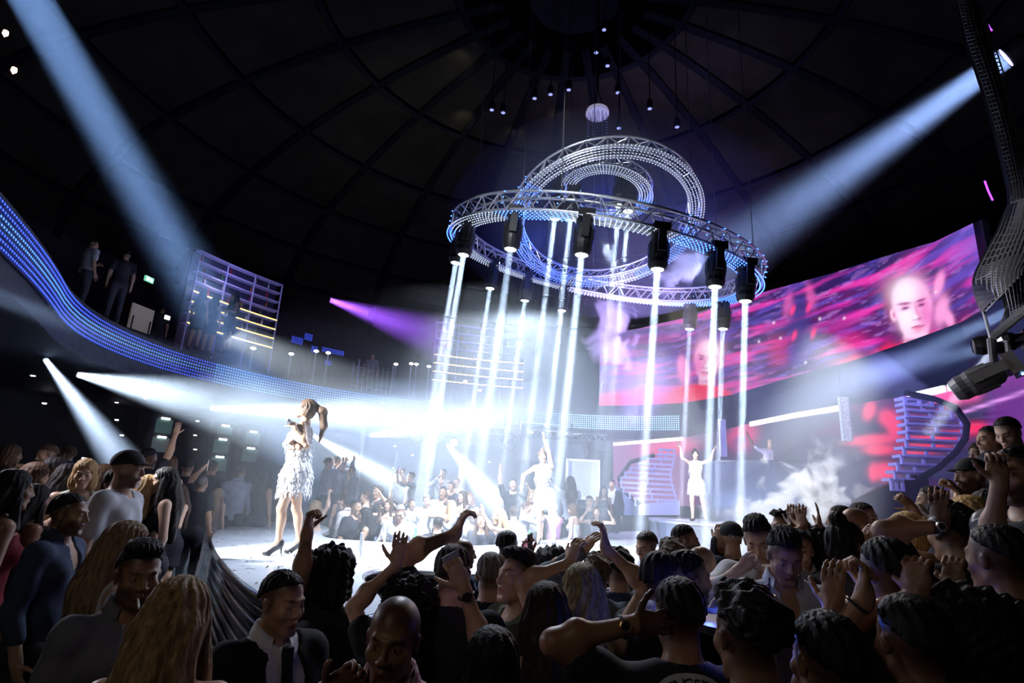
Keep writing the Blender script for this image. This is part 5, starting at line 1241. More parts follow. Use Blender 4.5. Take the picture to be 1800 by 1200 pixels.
def person(label, uv, y, yaw, floor=0., skin_c=(.50, .30, .20), top_c=(.03, .03, .04), hair_c=(.02, .014, .01), bottom_c=(.03, .03, .045), group=None, s=None, cat='person', **kw):
    sp = dict(DEF); sp.update(kw); P = Py(uv[0], uv[1], y); th = math.radians(yaw)
    C0 = 1.648
    R0 = rotm(*sp['head']); C = V3(0, .005, 1.555)+R0@V3(0, .015, .078)
    sc = (P.z-floor)/C[2]
    if s: floor = P.z-C[2]*s; sc = s
    elif not .80 <= sc <= 1.12:
        old = sc; sc = min(max(sc, .90), 1.12); P2 = Pz(uv[0], uv[1], floor+C[2]*sc)
        if P2.y < 0 or abs(P2.y-y) > .45*y: print('BAD', round(old, 2), round(P2.y, 2), y, label); P2 = P; floor = P.z-C[2]*sc
        P = P2
    Rz = Matrix.Rotation(th, 3, 'Z'); off = Rz @ Vector((C[0]*sc, C[1]*sc, 0)); base = Vector((P.x-off.x, P.y-off.y, floor))
    arms = []
    for i, a in enumerate(sp['arms']):
        if isinstance(a, dict) and 'px' in a:
            Wt = Rz.inverted() @ ((Py(*a['px'])-base)/sc); a = dict(a); a['w'] = tuple(Wt)
            for key in ('fd', 'pn', 'hint'):
                if key+'w' in a: a[key] = tuple(Rz.inverted() @ Vector(a[key+'w']))
        arms.append(a)
    sp['arms'] = tuple(arms)
    key = repr(sorted((k, v) for k, v in sp.items()))
    if key not in PCACHE: PCACHE[key] = build_meshes(sp)
    ms, info = PCACHE[key]
    def inst(nm, me, m_, parent=None):
        if me.users == 0 and (me.materials[0] if len(me.materials) else None) is None:
            me.materials.clear(); me.materials.append(m_)
            return link(nm, me, parent)
        o = link(nm, me, parent); o.material_slots[0].link = 'OBJECT'; o.material_slots[0].material = m_; return o
    root = inst('person', ms['body'], skin(skin_c)); root.location = base; root.rotation_euler = (0, 0, th); root.scale = (sc,)*3
    if sp.get('tilt'): root.rotation_euler = (math.radians(sp['tilt'][0]), math.radians(sp['tilt'][1]), th)
    tag(root, label, 'person', group)
    tm = top_c if not isinstance(top_c, tuple) else cloth(top_c)
    for nm, me in ms.items():
        if nm == 'body': continue
        nm = nm.rstrip('01')
        if nm == 'shirt' and sp['top'] == 'suit': m_ = cloth((.7, .7, .75))
        elif nm == 'shirt' and sp['top'] == 'vest': m_ = cloth((.75, .76, .8))
        elif nm in ('shirt', 'jacket', 'tank_top', 'dress'): m_ = tm
        elif nm == 'vest': m_ = cloth((.04, .045, .06))
        elif nm == 'collar': m_ = cloth((.7, .7, .75)) if sp['top'] in ('suit', 'vest') else tm
        elif nm == 'fringe': m_ = mat('white_fringe', (.85, .85, .87), .5)
        elif nm in ('tie', 'bow_tie', 'heel'): m_ = cloth((.02, .02, .03))
        elif nm == 'hair': m_ = hairm(hair_c)
        elif nm in ('cap', 'visor'): m_ = cloth(sp.get('cap_c', (.03, .03, .035)))
        elif nm == 'glasses': m_ = BLACK
        elif nm == 'trousers': m_ = cloth(bottom_c)
        else: m_ = cloth((.015, .015, .018), .4)
        o = inst(nm, me, m_, root)
        if nm == 'fringe': o['kind'] = 'stuff'
    info = dict(info); info['root'] = root; info['M'] = Matrix.LocRotScale(base, Matrix.Rotation(th, 3, 'Z').to_quaternion(), Vector((sc,)*3)); info['sc'] = sc
    root['_i'] = NP[0]; del root['_i']; NP[0] += 1
    return info
def grip(info, i):
    g, fd, pn = info['grips'][i]; M = info['M']
    return M @ Vector(g), (M.to_3x3() @ Vector(fd)).normalized(), (M.to_3x3() @ Vector(pn)).normalized()
# ================================================================ floor steps the crowd stands on
RM = mat('riser_dark', (.022, .022, .028), .5, noise=.3, nscale=2)
struct(MB().prism([(-9.6, 2.6), (-2.1, 2.6), (-2.6, 4.6), (-4.45, 7.4), (-9.6, 7.4)], 0, .4).build('floor_step_1', RM))
struct(MB().prism([(-9.6, 7.0), (-4.6, 7.0), (-5.1, 9.2), (-5.3, 11.8), (-4.9, 14.6), (-8.6, 16.5), (-9.6, 15)], 0, .6).build('floor_step_6', RM))
struct(MB().prism([(1.05, -.6), (9, -.6), (9, 8.0), (6.9, 8.0), (4.0, 6.4), (1.3, 5.1), (1.0, 2.7)], 0, .4).build('floor_step_2', RM))
struct(MB().prism([(1.72, 1.2), (4.5, 1.2), (9, 1.2), (9, 7.6), (6.9, 7.6), (3.4, 5.6), (3.2, 3.7), (1.8, 2.7)], .4, .8).build('floor_step_3', RM))
struct(MB().prism([(3.75, 4.45), (9, 4.45), (9, 7.4), (6.9, 7.4), (4.2, 5.9)], .8, 1.15).build('floor_step_4', RM))
struct(MB().prism([(-4.4, 12.0), (-3.4, 10.8), (.6, 10.9), (1.6, 12.2), (-4.4, 12.2)], 0, .45).build('floor_step_7', RM))
struct(MB().prism([(-4.4, 12.2), (2.0, 12.2), (2.3, 13.0), (-4.4, 13.0)], 0, .7).build('floor_step_8', RM))
struct(MB().prism([(-4.4, 13.0), (1.9, 13.0), (2.5, 14.0), (3.2, 15.2), (3.2, 16.2), (-4.4, 16.2)], 0, .95).build('floor_step_9', RM))
def far_floor(y): return 0. if y < 10.75 else .45 if y < 12.2 else .7 if y < 13 else .95
def left_floor(y): return .4 if y < 7 else .6
SKL, SKM, SKD, SKX = (.62, .40, .29), (.48, .29, .19), (.33, .18, .11), (.18, .09, .055)
BK, DB, WHT, GY = (.018, .018, .022), (.035, .045, .085), (.74, .75, .80), (.17, .17, .20)
BLK, BRN, BLO, GRH = (.012, .010, .010), (.07, .035, .018), (.42, .27, .13), (.16, .15, .14)
N_, M_, F_ = dict(res='near'), dict(res='mid'), dict(res='far')
def W(u, v, y, **k): return dict(px=(u, v, y), **k)
# ---------------------------------------------------------------- the three performers
singer = person('singer in white fringed dress and black heels on the stage front', (538, 719), 6.75, 100, ZS, SKM, (.80, .80, .84), (.10, .055, .03), sex='f', res='near', hair='pony', top='fringe', heels=True, bottom='none',
    head=(-8, -14, 4), arms=(W(518, 752, 6.5, curl=.85, hint=(-1, .2, -1), fd=(.4, .5, .9)), W(524, 790, 6.4, curl=.6, hint=(.6, -1, -.6), fd=(.2, .7, .5))), skin_x=0,
    custom_legs=[((-.085, 0, .90), (-.10, .09, .50), (-.10, .07, .15), (-.10, .185, .035)), ((.085, 0, .90), (.12, -.03, .50), (.14, -.11, .15), (.15, .005, .035))])
p_, fd_, pn_ = grip(singer, 0)
mic = thing('microphone', 'silver microphone in the hand of the singer in white', 'microphone', p_); mic.rotation_euler = (math.radians(40), math.radians(-35), 0)
MB().lathe([(0, -.12), (.014, -.12), (.018, .04), (.022, .05)], 14).build('handle', mat('mic_dark', (.3, .3, .34), .3, .8), mic)
MB().lathe([(.022, .05), (.029, .065), (.029, .085), (.018, .108), (0, .112)], 14).build('grille', STEEL, mic)
person('dancer in white fringed dress with one arm raised straight up, middle of the stage', (966, 802), 10.0, 165, ZS, SKL, (.82, .82, .86), BRN, sex='f', res='near', hair='bun', top='fringe', heels=True, bottom='none', head=(8, 0, 0),
    arms=(W(967, 747, 9.9, curl=.15, hint=(-1, -.2, 0), fd=(.02, 0, 1)), dict(w=(.42, .10, 1.08), hint=(1, -.5, 0), curl=.3)),
    custom_legs=[((-.085, 0, .90), (-.14, .10, .51), (-.16, .02, .15), (-.17, .17, .035)), ((.085, 0, .90), (.09, .12, .50), (.13, .06, .15), (.14, .21, .035))], tilt=(0, 5))
person('dancer in white fringed dress with both arms spread up, at the back of the stage', (1222, 799), 14.0, 150, ZP, SKL, (.82, .82, .86), BLK, sex='f', res='near', hair='bun', top='fringe', bottom='none', head=(20, -5, 0),
    arms=(W(1254, 792, 13.6, curl=.1, hint=(0, -.2, -1), fdw=(.5, 0, .8)), W(1196, 787, 13.9, curl=.1, hint=(0, -.2, -1), fdw=(-.5, 0, .8))),
    custom_legs=[((-.085, 0, .90), (-.16, .06, .49), (-.20, -.02, .085), (-.22, .12, .035)), ((.085, 0, .90), (.10, .08, .49), (.10, .02, .085), (.12, .16, .035))])
# ---------------------------------------------------------------- foreground crowd
person('bearded man in dark blue shirt standing at the far left, facing right', (122, 905), 3.4, -80, .4, SKM, (.05, .07, .13), BLK, beard=.9, hair='short', top='open', **N_)
person('blonde woman in white tank top seen from behind, behind the smoking man', (224, 962), 3.35, -50, 0, SKL, (.7, .7, .74), (.28, .19, .11), sex='f', hair='long', top='tank', **N_)
smoker = person('man in grey shirt with a cigarette in his mouth', (243, 1012), 2.7, -128, 0, SKD, (.15, .16, .19), BLK, beard=.7, hair='quiff', top='shirt', head=(-6, 4, 0), **N_)
M = smoker['M']; C_, R_ = smoker['C'], smoker['R']; a = M @ Vector(C_+R_@V3(.008, .09, -.066)); b = M @ Vector(C_+R_@V3(.02, .165, -.082))
tag(MB().tube([a, b], .0045, 8).build('cigarette', mat('cigarette_paper', (.9, .9, .88))), 'white cigarette in the mouth of the man in grey shirt', 'cigarette')
person('woman with long honey blonde hair from behind, bare shoulders, bottom left', (312, 1090), 2.05, 5, 0, SKM, (.10, .015, .02), (.26, .17, .08), sex='f', hair='long', top='bareback', head=(0, 5, 0), **N_)
person('man in black suit and tie looking to the right below the singer', (497, 1060), 2.65, -128, 0, SKM, (.014, .014, .018), BLK, beard=.35, hair='short', top='suit', tie=True, head=(8, 4, 0), **N_)
person('man with curly black hair in black shirt raising a bare forearm before the singer', (588, 1010), 3.3, -35, 0, SKM, BK, BLK, hair='curly', top='tee', arms=(W(541, 918, 3.0, curl=1.0, hintw=(-.4, -.3, -1), fdw=(0, 0, 1)), 'down'), **N_)
person('bald smiling man in pink striped shirt at the bottom', (690, 1125), 2.0, 176, 0, (.27, .14, .085), strip_mat(), BLK, hair='buzz', top='shirt', belly=.02, beard=.25, head=(0, 6, -4), arms=('down', W(572, 1222, 1.9, curl=.5, hintw=(-.4, .1, -1), fdw=(.7, 0, .6), pnw=(.2, -1, -.3))), **N_)
person('woman with big black curly hair in profile raising one arm', (705, 1068), 2.9, 62, 0, SKL, BK, BLK, sex='f', hair='bighair', top='tee', head=(15, -12, 0), arms=(W(697, 992, 2.95, curl=.2, hintw=(-1, 0, -.3), fdw=(.05, 0, 1)), 'down'), **N_)
m9 = person('man in black tee from behind with left arm raised high, left of the selfie man', (797, 1008), 3.0, -12, 0, SKL, BK, (.03, .02, .015), hair='short', top='tee', arms=(W(801, 938, 3.15, curl=.6, hintw=(-1, 0, .1), fdw=(.35, 0, 1)), 'down'), **N_)
person('man with short greying hair and black polo from behind', (862, 1012), 3.55, 2, 0, SKL, BK, GRH, hair='short', top='tee', **N_)
selfie = person('young man in khaki tee with raised quiff holding his phone out to the left', (908, 1018), 3.15, 118, 0, SKL, (.075, .085, .055), BLK, hair='quiff', top='tee', head=(6, -14, 6), arms=(W(815, 1032, 2.75, curl=.75, hintw=(0, -.2, -1), fdw=(-.45, -.1, .85), pnw=(-.3, 1, 0)), 'down'), **N_)
person('woman with long dark straight hair and green backless top, bottom centre', (958, 1078), 2.7, 12, 0, SKL, (.02, .085, .05), (.03, .016, .012), sex='f', hair='long', top='bareback', **N_)
gl = person('dark haired man with glasses looking away, holding a phone up', (968, 1000), 4.0, -55, 0, SKM, (.06, .06, .07), (.03, .03, .035), hair='messy', top='tee', glasses=True, arms=(W(930, 985, 3.7, curl=.7, hintw=(.5, 0, -1), fdw=(-.35, 0, .9)), 'down'), **N_)
person('blonde woman with bare shoulders and both arms up, right of the woman in green', (1022, 1040), 3.0, 8, 0, SKL, (.35, .33, .34), (.34, .28, .16), sex='f', hair='long', top='bareback', arms=(W(1002, 988, 3.1, curl=.5, hintw=(-1, 0, -.3), fdw=(.3, 0, .9)), W(1064, 962, 3.1, curl=.5, hintw=(1, 0, -.3), fdw=(-.1, 0, 1))), **N_)
person('man in grey long sleeves reaching up behind the blonde woman', (1048, 1012), 3.9, -5, 0, SKL, (.16, .19, .22), (.12, .08, .05), hair='messy', top='longtee', arms=(W(1026, 968, 3.7, curl=.35, hintw=(-1, 0, -.2), fdw=(.6, 0, .8)), 'down'), **N_)
person('dark haired man in blue tee from behind, left of the waiter', (1086, 1002), 4.1, 10, 0, SKM, (.05, .06, .12), BLK, hair='messy', top='tee', beard=.6, **N_)
person('waiter in white shirt, dark vest and bow tie before the stage', (1136, 962), 5.4, 158, 0, SKL, WHT, (.05, .035, .025), hair='short', top='vest', bow=True, head=(-30, 14, 0), arms=('fold', 'fold'), **N_)
person('dark haired bearded man facing right, right of the waiter', (1206, 950), 4.5, -105, .4, SKM, BK, BLK, hair='short', top='tee', beard=.8, **M_)
person('bald bearded man behind the two suited men', (1236, 992), 3.7, -80, .4, SKM, GY, BLK, hair='buzz', top='tee', beard=.7, **M_)
person('brown haired person seen from behind in front of the waiter', (1180, 985), 4.2, 0, 0, SKM, GY, (.10, .07, .05), hair='messy', top='tee', **M_)
capman = person('man in black cap and dark jacket from behind, raising a hand', (1284, 948), 4.3, 4, .4, SKM, (.03, .03, .05), BLK, hair='cap', top='jacket', arms=(W(1262, 952, 4.3, curl=.5, hintw=(-.15, .3, -1), fdw=(.1, 0, 1)), 'down'), **N_)
person('slim man in white shirt with head bent down, hand at his chest', (1334, 950), 3.35, 160, .4, SKL, (.66, .68, .74), BLK, hair='quiff', top='open', head=(-8, 24, 6), arms=('drink', W(1300, 1000, 3.15, curl=.9, hintw=(-1, 0, -.8), fdw=(.8, 0, .5))), beard=.2, **N_)
drk = person('man in open white shirt looking down at the drink in his hand', (1380, 978), 2.85, 168, .4, SKM, (.62, .66, .76), BLK, hair='quiff', top='open', head=(2, 24, 0), arms=('down', W(1322, 1068, 2.65, curl=.85, hintw=(-.6, -.3, -1), fdw=(.9, 0, .2), pnw=(0, -1, .1))), **N_)
person('man in white shirt behind the drinking man, mostly hidden', (1404, 968), 3.5, 150, .4, SKL, (.66, .68, .74), BLK, hair='short', top='shirt', **M_)
person('man in black suit in profile facing right, bottom centre right', (1168, 1022), 2.65, -62, 0, SKM, (.014, .014, .018), BLK, hair='short', top='suit', beard=.4, tie=True, **N_)
suit2 = person('bearded man in dark suit right behind the suited man', (1212, 1018), 2.95, -78, 0, SKD, (.014, .014, .018), BLK, hair='short', top='suit', beard=.9, arms=('down', W(1236, 1100, 2.7, curl=.7, hintw=(0, 0, -1), fdw=(.9, 0, .1))), **N_)
tee = person('man in black printed tee with hand behind his head and gold watch', (1192, 1084), 2.25, 4, 0, SKD, BK, BLK, hair='short', top='tee', arms=(W(1112, 1098, 2.15, curl=.4, hintw=(-1, 0, -.5), fdw=(1, 0, .12), pnw=(.2, 1, 0)), 'down'), **N_)
guard = person('head shaved guard in navy jacket with white wing mark on his sleeve', (816, 973), 5.3, -75, 0, SKD, (.03, .04, .09), BLK, hair='buzz', top='jacket', **N_)
person('security man with short black hair and navy jacket before the stage', (893, 960), 5.3, -40, 0, SKM, (.025, .03, .055), BLK, hair='short', top='jacket', **N_)
# right part of the crowd
person('dark haired man behind the drinkers turned left', (1378, 928), 4.6, 95, .4, SKM, BK, BLK, hair='messy', top='tee', beard=.5, **M_)
person('dark haired person with both arms raised before the smoke', (1430, 968), 3.7, 5, .4, SKM, BK, BLK, hair='curly', top='tee', arms=(W(1412, 930, 3.7, curl=.2, hint=(-1, 0, -.2), fdw=(-.1, 0, 1), spread=.3), W(1440, 930, 3.7, curl=.1, hint=(1, 0, -.2), fdw=(.05, 0, 1), spread=.3)), **M_)
person('person half hidden behind the man in white with one hand up', (1405, 940), 4.5, 0, .4, SKM, BK, BLK, hair='short', top='tee', arms=(W(1393, 925, 4.4, curl=.1, fdw=(0, 0, 1)), 'down'), **M_)
person('woman with dark hair bun turned to the right', (1490, 958), 3.2, -70, .4, SKM, (.04, .03, .035), BLK, sex='f', hair='bun', top='tee', **M_)
person('balding man beside the dark haired bun woman', (1508, 925), 4.1, -85, .4, SKL, BK, BLK, hair='buzz', top='tee', **M_)
person('young man with black hair looking back before the black stair wall', (1520, 912), 4.9, -150, .4, SKM, BK, BLK, hair='short', top='tee', **M_)
person('man in pale lavender tee standing in the white smoke', (1476, 915), 5.2, 70, .4, SKM, (.45, .45, .58), BLK, hair='short', top='tee', **M_)
person('blonde woman with ponytail in the right crowd', (1592, 938), 3.6, 35, .4, SKL, BK, (.50, .33, .14), sex='f', hair='pony', top='tank', **M_)
person('woman with long light brown hair from behind, right crowd', (1562, 980), 3.05, 0, .4, SKM, BK, (.16, .10, .06), sex='f', hair='long', top='tank', **M_)
person('man in lilac grey tee pointing to the left', (1636, 882), 4.3, 48, .8, SKM, (.34, .32, .44), BLK, hair='short', beard=.8, top='tee', arms=(W(1606, 892, 4.1, curl=.5, fdw=(-.6, 0, .5)), 'down'), **M_)
armw = person('dark haired person raising an arm with a steel watch, right crowd', (1672, 938), 2.7, 0, .4, SKM, BK, BLK, hair='messy', top='tee', arms=(W(1656, 925, 2.6, curl=.15, hint=(-1, 0, -.2), fdw=(0, 0, 1), spread=.25), 'down'), **M_)
person('grey haired man left of the man in black cap', (1692, 880), 4.3, -20, .8, SKL, (.2, .19, .24), (.25, .24, .24), hair='short', top='tee', **M_)
person('bright blonde woman at the right below the man in black cap', (1702, 915), 3.3, 20, .4, SKL, BK, (.52, .32, .12), sex='f', hair='long', top='tank', **M_)
person('man in black cap and tee drinking at the right', (1706, 838), 4.2, 85, .8, SKM, BK, BLK, hair='cap', top='tee', beard=.7, arms=('mouth', 'down'), **N_)
pat = person('bearded man in black shirt with white leaf pattern at the right edge', (1790, 838), 2.3, 98, .8, SKM, pattern_mat(), BLK, hair='short', beard=.8, top='tee', arms=('down', W(1757, 848, 2.2, curl=.8, hintw=(-.3, 0, -1), fdw=(0, 0, 1))), **N_)
person('man in white tank top in profile at the right', (1740, 775), 4.9, 85, 1.15, SKM, WHT, BLK, hair='short', top='tank', beard=.5, **M_)
person('man in black tee looking down above the patterned shirt man', (1772, 762), 4.6, 112, 1.15, SKL, BK, BLK, hair='short', top='tee', head=(0, 22, 0), **M_)
person('slim woman in dim brown dress left of the white tank top', (1722, 800), 5.6, 100, 1.15, SKM, (.12, .07, .06), BRN, sex='f', hair='bun', top='dress', **M_)
person('dark haired woman holding her arm out at the right', (1740, 905), 3.3, 60, .4, SKD, BK, BLK, sex='f', hair='bob', top='tank', arms=('reach', 'down'), **M_)
# big dark figures close to the camera on the right
near_r = [('black haired person from behind lifting a hand with closed fingers, bottom right', (1556, 1008), 2.1, .4, BLK, 'short', ((1464, 1072, 1.95), .25, -1), 'm'),
 ('dark figure raising a ringed hand, bottom right', (1452, 1165), 1.75, 0, BLK, 'short', ((1520, 1048, 1.9), .9, 1), 'f'),
 ('dark figure with curled raised hand left of the watch arm', (1690, 1125), 1.9, 0, BLK, 'curly', ((1612, 1050, 1.95), .9, -1), 'm'),
 ('dark figure with lifted wrist wearing a bracelet, bottom right', (1775, 1120), 1.95, .4, BLK, 'messy', ((1678, 1035, 2.0), .8, -1), 'm')]
NR = []
for lab, uv, y, fl, hc_, hs_, (wp, cu, sd), sx in near_r:
    arm = W(*wp, curl=cu, hintw=(-.4, 0, -1), fdw=(.08, 0, 1), spread=.04); NR.append(person(lab, uv, y, 5, fl, SKD if sx == 'm' else SKM, BK, hc_, sex=sx, hair=hs_, top='tee', arms=(arm, 'down') if sd < 0 else ('down', arm), **N_))
person('black haired head in the dark at the bottom, right of the printed tee', (1312, 1120), 1.65, 10, 0, SKD, BK, BLK, hair='messy', top='tee', **M_)
person('dark figure standing at the lower right edge, from behind', (1752, 985), 2.15, 15, .4, SKD, (.01, .012, .02), BLK, hair='short', top='tee', **M_)
person('dark figure with short hair by the bottom right corner', (1600, 1130), 1.7, 0, 0, SKD, (.01, .012, .02), BLK, hair='short', top='tee', s=None, **M_)
person('dark haired girl low at the bottom centre before the green top', (862, 1172), 1.9, 20, 0, SKD, BK, BLK, sex='f', hair='bob', top='tee', s=.9, **M_)
# ---------------------------------------------------------------- left crowd
left = [('man in white shirt and beard far left of the lit blonde', (82, 800), 7.4, 150, WHT, BRN, 'm', 'short', 'shirt', ('down', 'drink'), SKM, .5, (0, 15, 0)),
 ('brown haired woman with a glowing phone at the left', (62, 838), 5.6, -50, (.04, .015, .02), BRN, 'f', 'long', 'tank', ('down', 'phone'), SKM, 0, (0, 15, 0)),
 ('short haired man with dark tee left of the lit blonde', (97, 828), 5.8, -20, DB, BLK, 'm', 'short', 'tee', ('down', 'down'), SKM, 0, (0, 0, 0)),
 ('dark haired woman from behind left of the lit blonde', (120, 840), 5.6, -10, BK, BLK, 'f', 'long', 'tank', ('down', 'down'), SKM, 0, (0, 0, 0)),
 ('blonde woman lit brightly from behind at the left', (148, 833), 5.4, -150, (.45, .5, .40), BLO, 'f', 'bob', 'tank', ('down', 'hold'), SKL, 0, (0, 10, 0)),
 ('young woman with brown hair looking left beside the suit man', (177, 838), 6.2, 130, DB, BRN, 'f', 'long', 'tee', ('down', 'down'), SKM, 0, (0, 0, 0)),
 ('man in dark suit and white collar from behind at the left', (211, 850), 4.9, -15, (.02, .02, .03), BLK, 'm', 'short', 'suit', ('down', 'down'), SKM, 0, (-30, 0, 0)),
 ('man in black cap and white tee facing right at the left', (226, 826), 5.8, -85, (.6, .62, .66), BLK, 'm', 'cap', 'tee', ('down', 'down'), SKM, .8, (0, 0, 0)),
 ('blonde woman in white lace dress from behind at the left', (262, 858), 5.8, -10, (.62, .62, .64), BLO, 'f', 'long', 'bareback', ('down', 'down'), SKL, 0, (0, 0, 0)),
 ('black haired woman facing left beside the white lace dress', (287, 845), 5.8, 130, BK, BLK, 'f', 'long', 'tank', ('down', 'down'), SKL, 0, (0, 0, 0)),
 ('woman in black dress holding a glass left of the stage', (313, 866), 7.6, 150, BK, (.04, .02, .015), 'f', 'long', 'dress', ('hold', 'down'), SKL, 0, (0, 10, 0)),
 ('person in black raising a lit phone left of the stage', (356, 850), 9.0, -5, BK, GRH, 'm', 'short', 'tee', ('upin', 'down'), SKM, 0, (0, 0, 0)),
 ('blonde woman in pale pink dress from behind left of the singer', (383, 869), 9.8, -5, (.4, .3, .3), (.30, .20, .12), 'f', 'long', 'dress', ('down', 'down'), SKL, 0, (0, 0, 0)),
 ('woman in white dress from behind left of the singer', (402, 864), 10.5, 20, (.6, .6, .64), BRN, 'f', 'bob', 'dress', ('down', 'down'), SKL, 0, (0, 0, 0)),
 ('man in pale blue shirt from behind left of the singer', (422, 832), 10.5, 10, (.38, .42, .52), BRN, 'm', 'short', 'shirt', ('down', 'down'), SKL, 0, (0, 0, 0)),
 ('man in dark suit with white collar from behind left of the singer', (446, 858), 11.5, 10, (.02, .02, .03), BLK, 'm', 'short', 'suit', ('down', 'down'), SKL, 0, (0, 0, 0)),
 ('dark woman in red dress at the left edge', (24, 862), 3.7, -40, (.16, .01, .02), BLK, 'f', 'long', 'dress', ('down', 'down'), SKD, 0, (0, 0, 0)),
 ('tall dark figure at the left edge behind the red dress', (20, 800), 7.2, -30, BK, BRN, 'f', 'bob', 'tee', ('down', 'down'), SKD, 0, (0, 0, 0)),
 ('dark haired woman in shade between red dress and bearded man', (62, 880), 4.4, -30, (.05, .012, .015), BLK, 'f', 'long', 'dress', ('down', 'down'), SKD, 0, (0, 0, 0)),
 ('man in dim blue shirt behind the man in white shirt', (116, 800), 8.6, 100, DB, BRN, 'm', 'short', 'shirt', ('down', 'down'), SKM, 0, (0, 0, 0)),
 ('man with raised hand behind the black haired woman', (262, 805), 8.4, -10, BK, BLK, 'm', 'short', 'tee', ('down', 'up'), SKM, 0, (0, 0, 0)),
 ('woman with brown hair behind the black haired woman', (296, 818), 8.2, 60, BK, BRN, 'f', 'bob', 'tank', ('down', 'down'), SKM, 0, (0, 0, 0)),
 ('man in black tee in the dark below the balcony', (330, 822), 9.4, 20, BK, BLK, 'm', 'short', 'tee', ('down', 'down'), SKM, 0, (0, 0, 0)),
 ('tall man with short hair behind the pale pink dress', (374, 822), 10.8, -5, DB, BLK, 'm', 'short', 'tee', ('down', 'down'), SKM, 0, (0, 0, 0)),
 ('woman from behind with loose hair left of the phone raiser', (336, 846), 10.0, 0, BK, BRN, 'f', 'long', 'tank', ('down', 'down'), SKM, 0, (0, 0, 0)),
 ('dim figure beside the dark suit man left of the singer', (462, 842), 10.6, 0, BK, BLK, 'f', 'long', 'tank', ('down', 'down'), SKM, 0, (0, 0, 0))]
LI = []
for lab, uv, y, yw, tc_, hc_, sx, hs_, tp_, ar_, sk_, bd_, hd_ in left:
    LI.append(person(lab, uv, y, yw, left_floor(y), sk_, tc_, hc_, sex=sx, hair=hs_, top=tp_, arms=ar_, beard=bd_, head=hd_, **M_))
